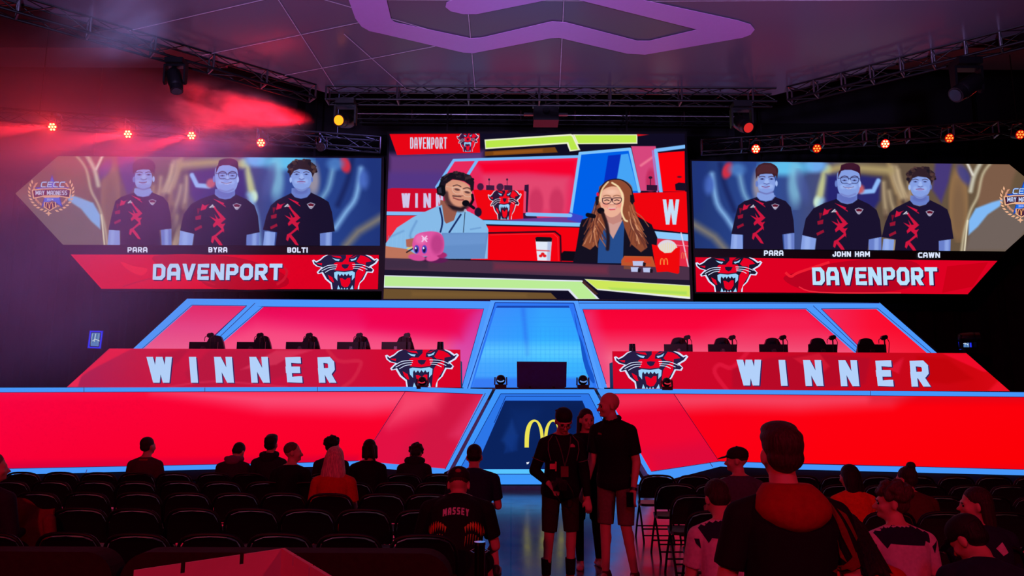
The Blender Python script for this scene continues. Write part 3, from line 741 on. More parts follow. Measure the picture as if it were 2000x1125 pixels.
def emblem(a, cx, cy, s):
    """laurel and star event badge"""
    def q(L): return [(cx+(x-415)*s, cy+(y-470)*s) for x, y in L]
    GOLD = (236, 178, 140); DG = (70, 34, 60); BLU = (26, 110, 235)
    for k in range(11):
        t = k/10; ang = 195-t*120
        for sd in (-1, 1):
            x = 415+sd*235*math.cos(R(ang-180))*1.04; y = 470+(20 if 1 else 0)+ -math.sin(R(195-t*120-90-105+15))*0
            aa = R(-25+t*105); x = 415+sd*228*math.cos(aa); y = 440+200*math.sin(aa)
            for o in (-1, 1):
                d = aa-PI/2+o*.55; lx = x-sd*0+math.cos(aa)*sd*12*o; ly = y+math.sin(aa)*12*o
                dx = sd*math.sin(aa)*-1; dy = math.cos(aa)*-1
                vx, vy = -(-math.sin(aa))*sd*1.0, -math.cos(aa)
                vx += o*.6*math.cos(aa)*sd; vy += o*.6*math.sin(aa)
                L = math.hypot(vx, vy); vx, vy = vx/L, vy/L; nx, ny = -vy, vx
                a.p(q([(lx, ly), (lx+vx*26+nx*12, ly+vy*26+ny*12), (lx+vx*56, ly+vy*56), (lx+vx*26-nx*12, ly+vy*26-ny*12)]), GOLD if o > 0 else (214, 150, 120))
    star = []
    for k in range(10):
        r = 212 if k % 2 == 0 else 90; t_ = -PI/2+k*PI/5; star.append((425+r*math.cos(t_), 452+r*math.sin(t_)))
    for sc_, c_ in ((1, (16, 60, 170)), (.88, BLU)):
        Z = [(425+(x-425)*sc_, 452+(y-452)*sc_) for x, y in star]; a.polys([q([(425, 452), Z[k], Z[(k+1) % 10]]) for k in range(10)], c_)
    a.p(q([(190,415),(300,400),(580,395),(650,410),(635,515),(540,500),(300,500),(205,520)]), GOLD)
    a.p(q([(205,425),(310,412),(575,407),(632,422),(622,500),(540,487),(300,487),(218,505)]), DG)
    a.p(q([(310,480),(520,478),(505,505),(330,506)]), GOLD)
    def tx(txt, x0, y0, x1, y1, c, fs=.22, fg=.14, skew=0):
        p = q([(x0, y0), (x1, y1)]); h = p[1][1]-p[0][1]; a.polys(text_polys(txt, p[0][0], p[0][1], p[1][0], p[1][1], sw=h*fs, gap=h*fg, skew=skew), c)
    tx('CECC', 292, 316, 578, 396, (26, 40, 120), fs=.24, fg=.08, skew=.2)
    tx('CECC', 297, 320, 572, 388, (170, 205, 255), fs=.19, fg=.16, skew=.2)
    tx('MAY MADNESS', 234, 424, 600, 476, (200, 218, 255), fs=.17, fg=.1)
    tx('2024', 362, 516, 440, 538, (200, 218, 255), fs=.18, fg=.16)
    a.p(q([(330,556),(470,556),(470,618),(398,660),(330,618)]), GOLD); a.p(q([(342,560),(458,560),(458,612),(398,648),(342,612)]), DG)
    p = q([(350, 562), (440, 632)]); a.polys(arches(p[0][0], p[0][1], p[1][0], p[1][1]), (245, 170, 110))
    a.p(q([(385,655),(397,678),(425,688),(397,698),(385,722),(373,698),(345,688),(373,678)]), GOLD)

def side_screen(label, outl, banner, left, right, mx, names, ports, logo, word, emb):
    t = thing('team_screen', label, 'LED screen', (U(*outl[0], YS)))
    housing(outl, YS, .16, t)
    P = Paint(left, right, .85, YS)
    trophy_bg(P, mx)
    for T, k in ports: portrait(P, T, k)
    P.build('team_picture', t)
    a = Art(YS-.006)
    a.p(banner, (222, 0, 34)); 
    return t, a
# left
outl = [(113,302),(750,306),(748,569),(196,568),(136,498),(121,482),(26,378)]
ps = 1/5.925
t, a = side_screen('left team screen with three players, DAVENPORT banner and gold badge', outl, [(138,497),(740,498),(738,565),(198,564)],
    [(113,305),(30,378),(123,478)], [(745,309),(743,400),(742,480)], False, None,
    [((200,300,ps),'bowl'), ((330,300,ps),'glasses'), ((500,300,ps),'curly')], None, None, None)
WM = (186, 2, 32); WM2 = (240, 26, 44)
a.p([(158,500),(205,530),(262,562),(200,562),(142,500)], WM2) if 0 else None
a.p([(235,511),(262,520),(288,525),(276,538),(250,527)], WM2, 4)
a.p([(300,500),(420,498),(500,512),(560,540),(545,563),(420,563),(380,540),(330,530)], WM, 4)
a.line([(240,560),(300,543),(370,542),(420,556)], 3, (204, 20, 46), smooth=4); a.line([(545,520),(560,528),(555,545),(540,556)], 5, (200, 20, 46), smooth=4)
a.polys(text_polys('DAVENPORT', 300, 517, 553, 549, sw=7.6, gap=3.6, skew=.04), (60, 30, 80))
a.polys(text_polys('DAVENPORT', 298, 515, 551, 547, sw=7.6, gap=3.6, skew=.04), (186, 214, 252))
a.build('team_banner', t)
a = Art(YS-.006)
for s, x0, x1, y0 in (('PARA', 249, 288, 482.5), ('BYRA', 407, 444, 482.5), ('BOLTI', 561, 601, 483)):
    a.polys(text_polys(s, x0, y0, x1, y0+10.5, sw=2.5, gap=1.5), (222, 226, 255))
a.build('player_names', t)
a = Art(YS-.03); panther(art_put(a), 609.5, 498, 740, 565); a.build('panther_logo', t)
a = Art(YS-.03); emblem(a, 100, 380, .169); a.build('event_badge', t)
# right
outl = [(1348,312),(1974,319),(2072,398),(1966,493),(1950,508),(1892,577),(1357,573)]
t, a = side_screen('right team screen with three players and DAVENPORT banner', outl, [(1358,502.5),(1948,509.5),(1890,574.5),(1360,570)],
    [(1351,314.5),(1354,400),(1357,485)], [(1971,321),(2066,398),(1963,491)], True, None,
    [((1416.5,308.5,ps),'bowl'), ((1545,309,ps),'glasses'), ((1708.5,314.5,ps),'curly')], None, None, None)
a.p([(1530,545),(1560,530),(1620,515),(1700,506),(1780,510),(1800,530),(1780,560),(1700,572),(1580,568)], WM, 4)
a.line([(1534,532),(1545,540),(1560,532),(1620,512)], 5, (240, 30, 50), smooth=4); a.line([(1560,560),(1600,571),(1760,572)], 2.5, (240, 40, 60), smooth=4)
a.p([(1850,520),(1930,512),(1900,560),(1840,572)], (204, 0, 24))
a.polys(text_polys('DAVENPORT', 1588, 524, 1834, 559, sw=7.9, gap=3.2, skew=-.05), (60, 16, 60))
a.polys(text_polys('DAVENPORT', 1586, 522, 1831, 557, sw=7.9, gap=3.2, skew=-.05), (186, 226, 252))
a.build('team_banner', t)
a = Art(YS-.006)
for s, x0, x1, y0 in (('PARA', 1492, 1530, 489), ('JOHN HAM', 1626, 1699, 491), ('CAWN', 1793, 1836, 493)):
    a.polys(text_polys(s, x0, y0, x1, y0+10.5, sw=2.5, gap=1.5), (222, 232, 255))
a.build('player_names', t)
a = Art(YS-.03); panther(art_put(a), 1358, 503, 1489, 570, dark=(26, 20, 44)); a.build('panther_logo', t)
a = Art(YS-.03); emblem(a, 1998, 393, .169); a.build('event_badge', t)
# ================================================================== centre screen: two casters at a desk
YC = 19.35
t = thing('centre_screen', 'large centre screen showing two headset casters at a desk', 'LED screen', U(1050, 584, YC))
housing([(757,257),(1341,257),(1354,588),(745,588)], YC, .2, t)
P = Paint([(761,261),(749,584)], [(1337,261),(1348.5,584)], .8, YC)
P.at(740, 240, 1/3.126)
P.c[:] = (16, 12, 34)
P.p([(60,190),(640,170),(640,420),(55,420)], (96, 56, 122), 30); P.p([(55,300),(400,300),(400,420),(50,420)], (84, 54, 132), 30)
P.p([(65,68),(615,65),(618,182),(110,196)], (232, 4, 20))
P.text('DAVENPORT', 190, 88, 416, 158, sw=8, gap=5, rgb=(206, 214, 240))
def pp(pts, c, sm=0):
    ox, oy, k, _ = P.T; L = [((x-ox)/k, (y-oy)/k) for x, y in pts]
    if sm < 0: P.l(L, -sm/k, c)
    else: P.p(L, c)
def crop(x, y): return 740+x/3.126, 240+y/3.126
panther(pp, *crop(475, 64), *crop(612, 176), dark=(60, 20, 60), red=(238, 10, 40), white=(225, 225, 245))
P.p([(647,175),(1075,148),(1092,180),(647,202)], (120, 66, 20), 3); P.p([(700,176),(1000,160),(1000,178),(700,195)], (150, 84, 26), 8)
for pts in ([(645,102),(1172,68),(1186,72),(1230,166),(1165,174),(1148,128),(650,160)], [(1185,70),(1578,70),(1578,127),(1212,130)]):
    P.p(pts, (238, 240, 210), 2)
P.p([(652,110),(1170,78),(1180,84),(1216,162),(1172,166),(1156,118),(654,152)], (186, 232, 74), 3); P.p([(1196,76),(1572,76),(1572,120),(1218,124)], (190, 234, 76), 3)
P.p([(1575,68),(1650,72),(1578,82)], (200, 20, 30), 2)
# stage set in the picture
P.p([(350,400),(460,225),(1222,205),(1165,575),(880,590),(350,590)], (232, 40, 92), 2)
P.p([(600,240),(1210,220),(1200,330),(900,300),(640,310)], (248, 0, 46), 26); P.p([(640,320),(1160,330),(1140,540),(880,560),(640,400)], (226, 78, 116), 40, .8)
for x in (960, 1085): P.e(x, 490, 44, 90, (200, 48, 92), 14, .8)
P.l([(352,392),(458,228),(1225,205)], 17, (120, 186, 250), 2); P.l([(543,318),(600,228)], 18, (120, 186, 250), 2)
P.p([(1222,195),(1530,155),(1590,418),(1540,600),(1160,585)], (0, 96, 232), 2); P.p([(1400,200),(1478,192),(1445,420),(1368,400)], (6, 44, 190), 3)
P.p([(1478,194),(1522,188),(1580,415),(1440,420)], (70, 164, 246), 4)
P.l([(1168,585),(1228,186),(1532,160),(1590,418)], 18, (126, 196, 252), 2)
P.p([(1540,142),(1690,142),(1730,415),(1598,415)], (214, 70, 124), 3); P.l([(1600,260),(1700,190)], 14, (240, 120, 150), 8); P.e(1660, 350, 30, 70, (190, 40, 90), 10, .8)
P.p([(1695,185),(1866,172),(1870,420),(1735,420)], (252, 0, 12), 2); P.l([(1722,420),(1690,168),(1866,145)], 22, (126, 190, 252), 3); P.l([(1700,420),(1672,172)], 12, (170, 120, 200), 4)
# winner desks in the picture
P.p([(50,405),(80,398),(380,402),(380,545),(48,545)], (206, 8, 44), 2)
for ch, x0, x1 in (('W', 138, 192), ('I', 222, 240), ('N', 272, 318), ('N', 348, 392)):
    P.text(ch, x0, 430, x1, 518, sw=16, rgb=(206, 196, 232), soft=1.5)
P.l([(48,552),(380,555)], 22, (130, 188, 246), 2); P.p([(47,566),(360,566),(300,640),(45,760)], (240, 40, 60), 4)
P.p([(575,408),(885,412),(880,595),(620,590)], (240, 6, 18), 1.5)
panther(pp, *crop(665, 412), *crop(872, 590), dark=(46, 22, 52), red=(244, 10, 30), white=(225, 225, 240))
for x in (655, 765): P.p([(x,380),(x+50,382),(x+50,412),(x,410)], (60, 26, 60), 1); P.l([(x+18,382),(x+18,348)], 3, (60, 26, 60), 1); P.e(x+18, 346, 6, 7, (50, 24, 56), 1)
P.e(620, 390, 20, 22, (70, 24, 60), 3); P.e(740, 392, 22, 22, (70, 30, 66), 3)
P.p([(890,378),(915,376),(915,420),(908,545),(896,545),(900,420),(888,415)], (50, 20, 56), 1.5); P.p([(880,550),(955,552),(968,585),(882,588)], (46, 24, 60), 2); P.e(606, 545, 22, 28, (34, 18, 44), 3)
P.p([(880,585),(1232,570),(1232,620),(640,605)], (110, 60, 150), 5); P.p([(1160,545),(1250,570),(1230,612),(1150,590)], (60, 70, 200), 4)
P.l([(905,558),(1170,565)], 22, (130, 190, 250), 2); P.l([(640,606),(1235,622)], 24, (126, 196, 250), 2)
P.p([(1545,428),(1878,420),(1886,672),(1690,650),(1545,620)], (240, 4, 14), 1.5)
P.text('W', 1733, 468, 1834, 620, sw=21, rgb=(196, 222, 246), soft=1.5); P.p([(1635,378),(1700,380),(1700,415),(1635,412)], (50, 18, 50), 1); P.l([(1658,378),(1658,335)], 5, (50, 20, 50), 1); P.e(1658, 334, 12, 8, (50, 20, 50), 1)
P.p([(1808,375),(1830,364),(1880,368),(1880,415),(1812,412)], (26, 14, 36), 2); P.e(1835, 330, 14, 6, (90, 20, 40), 2)
P.p([(1560,655),(1690,662),(1888,680),(1888,722),(1690,705),(1560,700)], (140, 200, 250), 2); P.p([(1690,705),(1888,722),(1890,880),(1700,860)], (230, 40, 70), 3)
P.p([(640,628),(1235,640),(1260,850),(560,835)], (244, 0, 16), 2); P.l([(665,672),(1075,664),(1108,690),(1112,840)], 11, (60, 8, 26), 1); P.l([(680,684),(1065,676),(1092,700),(1096,840)], 4, (250, 40, 50), 1)
P.l([(1845,672),(1890,880)], 8, (235, 225, 245), 2, .8); P.l([(1800,745),(1888,752)], 4, (250, 150, 170), 1)
ox = P.T
for q in arches(*crop(1845, 790), *crop(1880, 828)): P.p([((x-740)*3.126, (y-240)*3.126) for x, y in q], (240, 120, 80))
# man in a pale blue shirt
SHB = (134, 186, 232); SHD = (92, 138, 196)
P.p([(40,830),(42,735),(110,640),(210,575),(365,505),(420,560),(500,520),(575,555),(645,600),(668,650),(664,830)], SHB, 2)
for k in range(24):
    P.l([(60+k*26, 640+abs(k-12)*4), (50+k*26, 830)], 2, (160, 204, 242), 1, .5)
P.l([(230,600),(190,690),(230,740)], 12, SHD, 8, .6, sm=4); P.l([(620,640),(560,650)], 8, SHD, 5, .6); P.l([(60,700),(150,660)], 10, SHD, 8, .5)
P.p([(40,752),(170,770),(250,815),(235,832),(38,832)], (190, 116, 92), 3); P.p([(165,712),(230,700),(240,730),(200,760),(168,756)], (176, 100, 84), 3)
P.l([(175,768),(235,750)], 10, (220, 200, 120), 2); P.l([(170,790),(220,760)], 8, (24, 20, 30), 2)
P.p([(375,470),(500,500),(520,540),(470,590),(400,620),(370,560)], (150, 90, 76), 3)
P.p([(355,515),(385,500),(400,600),(430,640),(410,670),(365,600)], SHB, 2); P.p([(480,530),(560,545),(500,580),(440,650)], SHB, 2); P.l([(372,520),(388,600),(376,665)], 11, (26, 44, 100), 1, sm=4); P.l([(500,560),(430,668)], 11, (26, 44, 100), 1)
P.p([(398,400),(420,360),(470,348),(540,372),(566,420),(560,470),(535,510),(490,532),(440,520),(408,480)], (214, 148, 122), 3, sm=4)
P.e(500, 400, 50, 26, (228, 166, 138), 14, .7, 10); P.l([(408,430),(420,480),(455,518),(505,528),(545,500)], 30, (64, 38, 44), 10, .9, sm=4); P.p([(420,500),(500,520),(540,505),(510,536),(450,528)], (36, 24, 34), 5)
P.l([(455,458),(490,470),(515,470)], 8, (150, 74, 74), 2, sm=3); P.l([(452,446),(500,450)], 8, (90, 54, 56), 3)
for x, y in ((478, 407), (540, 424)):
    P.e(x, y, 17, 7, (96, 60, 60), 3, 1, 12); P.l([(x-24,y-22),(x,y-28),(x+22,y-18)], 6, (60, 38, 42), 3, .9, sm=3); P.l([(x-30,y-14),(x+25,y-6),(x+20,y+24),(x-8,y+26),(x-28,y+8),(x-30,y-14)], 2.5, (230, 205, 190), 1, .9, sm=2)
P.l([(412,388),(452,396)], 3, (214, 180, 160), 1); P.p([(502,410),(514,412),(516,440),(496,446),(488,438)], (230, 170, 145), 4, .8); P.l([(488,444),(514,446)], 5, (150, 90, 80), 2)
P.p([(372,370),(382,330),(430,305),(490,298),(560,320),(582,360),(578,410),(562,420),(556,380),(520,356),(450,344),(410,372),(396,420),(380,420)], (28, 20, 32), 3)
random.seed(9)
for k in range(40):
    a_ = random.uniform(-PI, 0); P.e(478+95*math.cos(a_)*random.uniform(.6, 1), 352+48*math.sin(a_)*random.uniform(.5, 1.05), 11, 9, random.choice([(24, 18, 30), (40, 28, 38), (60, 42, 48)]), 2)
P.l([(380,440),(366,400),(388,350),(440,312)], 9, (20, 18, 28), 1.5, sm=4); P.p([(352,395),(375,378),(404,385),(408,430),(395,450),(356,436)], (14, 14, 22), 2); P.p([(362,400),(380,392),(384,430),(364,428)], (60, 60, 76), 2, .7)
P.l([(560,500),(575,470),(570,440)], 16, (14, 14, 22), 2); P.e(530, 490, 22, 19, (12, 10, 20), 2); P.l([(552,500),(580,520)], 18, (16, 14, 26), 2); P.l([(528,520),(516,668)], 4, (16, 16, 40), 1); P.e(528, 535, 8, 10, (210, 220, 240), 2, .7)
# laptop and pink plush octopus
P.p([(385,672),(668,670),(646,828),(375,828)], (100, 142, 200), 1.5); P.hgrad if 0 else None
P.p([(395,680),(660,678),(650,740),(390,750)], (112, 154, 212), 10, .6)
P.p([(38,825),(1895,880),(1896,962),(35,898)], (76, 48, 72), 1.5); P.p([(700,850),(1400,872),(1400,925),(700,900)], (130, 46, 70), 20, .6); P.p([(38,830),(300,835),(300,890),(38,890)], (56, 42, 66), 14, .6)
P.p([(35,896),(1896,960),(1897,992),(33,930)], (28, 22, 44), 2)
P.p([(1110,800),(1130,782),(1200,785),(1210,845),(1115,842)], (14, 10, 22), 3)
P.e(360, 838, 60, 18, (96, 28, 84), 5); P.e(300, 832, 40, 16, (60, 20, 60), 5)
P.e(232, 822, 52, 20, (214, 74, 150), 4, 1, 8); P.e(330, 822, 44, 22, (222, 84, 158), 4, 1, -14); P.e(385, 808, 30, 18, (170, 40, 110), 4)
P.p([(215,700),(250,672),(320,662),(375,675),(398,720),(390,790),(340,812),(240,806),(205,760)], (222, 84, 160), 3, sm=5); P.e(355, 740, 38, 62, (176, 52, 124), 14, .7); P.e(255, 710, 34, 30, (240, 120, 184), 14, .7)
for x in (230, 278): P.e(x, 772, 16, 26, (84, 70, 190), 2); P.e(x-1, 774, 9, 18, (26, 20, 70), 1.5); P.e(x-5, 764, 5, 7, (225, 225, 250), 1)
P.l([(264,692),(292,724)], 8, (240, 200, 235), 2); P.l([(292,692),(264,724)], 8, (240, 200, 235), 2); P.l([(266,708),(296,708)], 6, (240, 200, 235), 2)
# paper cup
P.p([(956,712),(1056,712),(1046,842),(968,840)], (224, 232, 246), 1.5); P.p([(955,702),(965,696),(1048,698),(1058,706),(1055,726),(958,724)], (18, 18, 26), 2); P.p([(1030,725),(1054,725),(1046,842),(1026,840)], (160, 176, 214), 6, .7)
P.l([(966,778),(1040,782)], 7, (226, 60, 70), 2.5, .85)
for x, y in ((988, 812), (1012, 812), (1000, 800)): P.e(x, y, 11, 9, (226, 22, 30), 1)
# woman with long hair and glasses
HAIR = (142, 74, 50); HL = (214, 150, 112)
P.p([(1185,852),(1205,760),(1228,620),(1245,590),(1330,560),(1560,560),(1665,620),(1700,700),(1690,852)], (20, 16, 32), 2)
P.p([(1372,600),(1500,600),(1495,700),(1490,858),(1335,856),(1340,740)], (38, 76, 140), 2); P.p([(1385,590),(1490,590),(1430,708),(1400,660)], (206, 156, 148), 3)
P.p([(1340,440),(1345,390),(1400,352),(1450,346),(1510,365),(1545,430),(1560,520),(1590,600),(1640,760),(1600,790),(1540,740),(1500,640),(1480,560),(1400,560),(1380,640),(1330,740),(1290,775),(1240,750),(1280,660),(1320,560)], HAIR, 3)
P.p([(1375,520),(1490,520),(1480,600),(1430,620),(1385,600)], (196, 134, 124), 3)
P.e(1450, 410, 98, 66, HAIR, 4); P.p([(1350,445),(1372,408),(1420,388),(1468,398),(1496,440),(1490,510),(1460,560),(1415,576),(1375,550),(1352,500)], (236, 176, 150), 3, sm=4)
P.e(1385, 500, 20, 16, (240, 140, 124), 10, .7); P.e(1468, 502, 20, 16, (240, 140, 124), 10, .7); P.e(1420, 422, 34, 14, (248, 200, 176), 12, .7)
for x in (1392, 1453):
    P.l([(x-14,475),(x,470),(x+14,475)], 6, (70, 36, 40), 1.5, sm=3); P.l([(x-26,460),(x+26,458),(x+24,482),(x+8,494),(x-14,494),(x-26,482),(x-26,460)], 5, (52, 26, 44), 1, sm=2); P.l([(x-22,448),(x,442),(x+22,448)], 5, (150, 96, 70), 2, sm=3)
P.l([(1418,468),(1428,468)], 5, (52, 26, 44), 1); P.e(1422, 494, 13, 10, (246, 190, 165), 4); P.l([(1410,500),(1436,500)], 4, (190, 110, 100), 2)
P.p([(1392,518),(1422,524),(1454,516),(1440,532),(1412,534)], (214, 90, 104), 2); P.l([(1400,522),(1446,521)], 3, (250, 235, 235), 1)
P.l([(1424,366),(1466,396),(1490,460),(1482,540),(1500,590),(1516,600)], 11, (246, 220, 172), 4, sm=5); P.l([(1400,360),(1362,410),(1346,490)], 9, (236, 206, 160), 3, sm=5)
random.seed(12)
for k in range(60):
    s_ = random.choice((-1, 1)); x = 1350-random.uniform(0, 30) if s_ < 0 else 1520+random.uniform(0, 36); y = random.uniform(480, 620)
    e_ = random.uniform(1240, 1400) if s_ < 0 else random.uniform(1520, 1660)
    P.l([(x,y),(x+s_*14,y+50),((x+e_)/2+s_*10,y+90),(e_,min(800,y+150))], random.uniform(4, 8), random.choice([HAIR, HL, (110, 54, 44), (180, 104, 70), (92, 44, 40)]), 2.5, .85, sm=5)
P.l([(1330,500),(1345,420),(1380,365),(1430,345),(1490,352),(1540,400),(1552,470)], 7, (30, 26, 40), 1.5, sm=5); P.p([(1534,440),(1556,440),(1562,480),(1546,500),(1534,480)], (20, 18, 30), 2); P.p([(1322,455),(1342,440),(1340,500),(1324,505)], (24, 20, 34), 2); P.e(1336, 436, 8, 12, (230, 20, 60), 2)
P.l([(1322,505),(1326,530),(1350,536)], 3, (30, 30, 60), 1); P.e(1355, 536, 22, 19, (14, 10, 22), 2); P.l([(1365,550),(1390,620),(1400,700),(1396,770)], 22, (34, 18, 26), 6, .9, sm=4); P.l([(1275,562),(1312,570)], 26, (14, 12, 24), 3)
# fries box, burger box, sauce pots
P.p([(1480,840),(1498,812),(1670,815),(1690,880),(1480,870)], (190, 84, 44), 2); P.p([(1500,822),(1660,824),(1662,860),(1500,850)], (206, 70, 40), 4); P.p([(1495,872),(1560,876),(1560,896),(1495,892)], (120, 70, 60), 2)
for x, y, w_ in ((1583, 858, 34), (1562, 895, 24), (1636, 898, 24)): P.p([(x-w_,y-14),(x+w_,y-14),(x+w_-3,y+15),(x-w_+3,y+14)], (186, 196, 236), 2); P.p([(x+w_-4,y-8),(x+w_+14,y-2),(x+w_+10,y+18),(x+w_-6,y+16)], (30, 18, 30), 2)
P.e(1760, 770, 62, 56, (222, 214, 226), 2)
for k in range(9): P.l([(1716+k*12, 730+abs(k-4)*4), (1720+k*11, 800)], 4, (240, 220, 150), 1.5)
P.p([(1666,742),(1700,748),(1715,775),(1745,795),(1785,792),(1812,765),(1838,757),(1834,915),(1825,922),(1760,908),(1697,912),(1685,860)], (240, 8, 12), 1.5)
for q in arches(*crop(1716, 826), *crop(1765, 866)): P.p([((x-740)*3.126, (y-240)*3.126) for x, y in q], (250, 160, 70))
# light strips at the bottom
P.p([(32,930),(1242,962),(1262,985),(1352,1082),(1210,1082),(1155,1024),(28,1006)], (226, 230, 245), 2); P.p([(36,936),(1236,970),(1330,1074),(1220,1074),(1165,1014),(34,996)], (188, 236, 150), 3)
P.p([(1255,953),(1899,992),(1901,1076),(1335,1020)], (232, 236, 236), 2); P.p([(1262,956),(1898,996),(1899,1062),(1330,1012)], (206, 232, 90), 4); P.p([(1400,1005),(1880,1030),(1880,1050),(1420,1018)], (166, 220, 90), 8, .8)
P.p([(28,1012),(1050,1038),(1088,1076),(26,1076)], (108, 80, 46), 2); P.p([(200,1030),(900,1044),(900,1064),(200,1060)], (124, 92, 50), 14, .7); P.p([(1250,960),(1340,1045),(1320,1050),(1240,975)], (70, 40, 36), 2)
P.build('caster_picture', t)
# ================================================================== stage and its lit panels
def Ywing(x, y):
    """depth of the folded fascia; linear in 1/Y so every facet is a true plane"""
    x = np.asarray(x, float); y = np.asarray(y, float); A, B, Cc = 1/16.2, 1/17.2, 1/15.8
    xc = 792-(y-764)*.654; xi = 944-(y-769)*.53
    l = np.where(x <= xc, A+(B-A)*np.clip((x+20)/(xc+20), -.3, 1), B+(Cc-B)*np.clip((x-xc)/(xi-xc), 0, 1.6))
    xc2 = 1316+(y-769)*.667; xi2 = 1178+(y-760)*.62
    r = np.where(x >= xc2, A+(B-A)*np.clip((2020-x)/(2020-xc2), -.3, 1), B+(Cc-B)*np.clip((xc2-x)/(xc2-xi2), 0, 1.6))
    return 1/np.where(x < 1062, l, r)
def yw(dy=0): return lambda x, y: float(Ywing(x, y))+dy
YP = 15.3
BLUE = (70, 150, 250); BLUE_L = (110, 180, 252); BLUE_D = (30, 80, 190); EDGE = (20, 40, 110)
# deck body
def deck_pt(px, Y, py=760): return (U(px, py, Y).x, Y)
fr = [deck_pt(-200, 16.3), deck_pt(792, 17.3), deck_pt(950, 15.95), deck_pt(968, 15.45), deck_pt(1160, 15.45), deck_pt(1178, 15.95), deck_pt(1316, 17.3), deck_pt(2220, 16.3)]
pts = [(x, y) for x, y in fr]+[(fr[-1][0], 21.2), (fr[0][0], 21.2)]
t = thing('stage', 'dark stage platform behind the red fascia panels', 'stage', (0, 18, 0))
ZD = 2.04
MB().prism([(x, y, .02) for x, y in pts], (0, 0, ZD-.06)).build('deck_body', mat('stage_black', (20, 18, 26), .7), t, world=True)
MB().prism([(x, y, ZD-.04) for x, y in pts], (0, 0, .04)).build('deck_top', mat('stage_deck', (46, 42, 58), .35, 0, .4, scale=3), t, world=True)
M_FB = mat('fascia_backing', (22, 22, 32), .6)
def bar3(parent, name, quads, Y, rgb, dy=.05, th=.05, sample=False):
    """lit frame bars with real thickness standing proud of the panel"""
    mb = MB()
    for q in quads:
        mb.prism([U(x, y, (Y(x, y) if callable(Y) else Y)-dy) for x, y in q], (0, th, 0))
    return mb.build(name, led(rgb, 1, sample), parent, world=True)
def seams(parent, L, Y, w=1.4, rgb=EDGE, dy=.056, name='panel_seams'):
    a = Art(lambda x, y: (Y(x, y) if callable(Y) else Y)-dy)
    for l in L: a.line(l, w, rgb)
    return a.build(name, parent)
# ---- left wing fascia
def fascia(label, left, right, crease, inner, grad, extra):
    t = thing('stage_fascia', label, 'LED panel', (U(crease[0][0], 905, 17.2).x, 17.2, 0))
    P = Paint(left, right, 4, lambda x, y: Ywing(x, y)); grad(P); P.build('red_panel', t, sample=True)
    P = Paint(*inner, 4, lambda x, y: Ywing(x, y)); extra(P); P.build('angled_red_panel', t, sample=True)
    return t
def gl(P):
    P.vgrad([(760, (244, 40, 84)), (785, (250, 4, 62)), (905, (246, 0, 44)), (930, (226, 0, 60))])
    P.hgrad([(0, (250, 0, 62)), (400, (254, 0, 40)), (740, (250, 0, 30))], .5)
    P.p([(300,764),(900,758),(860,794),(720,806),(520,800),(400,780)], (250, 84, 124), 22, .85); P.p([(-150,905),(700,890),(700,915),(-150,935)], (200, 0, 60), 8, .5)
def gli(P):
    P.c[:] = (226, 16, 66); P.p([(850,760),(950,765),(870,930),(790,900)], (208, 22, 66), 26, .9); P.p([(780,760),(870,760),(850,800),(760,830)], (252, 80, 116), 24, .8)
    P.p([(960,770),(900,860),(880,850),(930,780)], (230, 60, 110), 16, .6)
tl = fascia('wide red lit fascia on the left half of the stage front', [(-200,766),(-200,919)], [(792,764),(703,901)], [(700,905)], ([(792,764),(703,901)], [(944,770),(869,916)]), gl, gli)
bar3(tl, 'top_rail', [[(-200,757.5),(400,756.5),(400,764.5),(-200,766.5)], [(400,756.5),(792,755.5),(792,763.5),(400,764.5)], [(792,755.5),(962,760),(944,770),(792,763.5)]], yw(), BLUE, .06, .06)
bar3(tl, 'bottom_rail', [[(-200,920),(590,903.5),(590,912),(-200,933)], [(590,903.5),(703,900.5),(700,910),(590,912)], [(703,900.5),(869,916),(866,927),(700,910)]], yw(), BLUE, .06, .06)
bar3(tl, 'side_rail', [[(944,769),(962,760),(877,918),(865,924)]], yw(), BLUE, .06, .06)
seams(tl, [[(164,757),(164,766)], [(400,757),(400,765)], [(620,756),(620,764)], [(170,917),(165,930)], [(948,768),(869,917)], [(0,766.5),(400,765),(792,764.5),(944,770)], [(792,764),(707,898)], [(0,915.5),(590,903.5),(700,900)]], yw(), 1.1, (70, 20, 70), .064)
MB().poly([U(962,761,15.9),U(970,761,15.6),U(890,925,15.6),U(872,925,15.9)]).build('shadow_gap_strip', mat('grey_gap_trim', (96, 92, 110), .5), tl, world=True)
def gr(P):
    P.vgrad([(765, (244, 30, 60)), (790, (252, 0, 22)), (900, (250, 0, 10)), (925, (220, 0, 40))])
    P.hgrad([(1300, (245, 0, 40)), (1600, (254, 0, 14)), (2000, (252, 0, 0))], .5)
    P.p([(1240,764),(1780,768),(1740,790),(1560,800),(1420,796),(1320,800)], (244, 80, 110), 20, .8)
    P.p([(1700,772),(2250,772),(2250,786),(1700,786)], (200, 0, 20), 12, .4)
def gri(P):
    P.c[:] = (240, 6, 50); P.p([(1180,765),(1320,765),(1340,790),(1200,800)], (246, 60, 96), 18, .7); P.p([(1260,880),(1400,860),(1410,910),(1280,930)], (216, 10, 60), 20, .7)
tr = fascia('wide red lit fascia on the right half of the stage front', [(1316,769),(1405,901)], [(2220,776),(2220,924)], [(1405,905)], ([(1182,768),(1272,921)], [(1316,769),(1405,901)]), gr, gri)
bar3(tr, 'top_rail', [[(1166,760),(1316,760),(1316,768.5),(1184,769)], [(1316,760),(2220,768),(2220,777),(1316,768.5)]], yw(), BLUE, .06, .06)
bar3(tr, 'bottom_rail', [[(1272,921),(1405,901),(1407,911),(1307,937),(1276,934)], [(1405,901),(1561,907),(1561,917),(1407,911)], [(1561,907),(2220,922),(2220,934),(1561,917)]], yw(), BLUE, .06, .06)
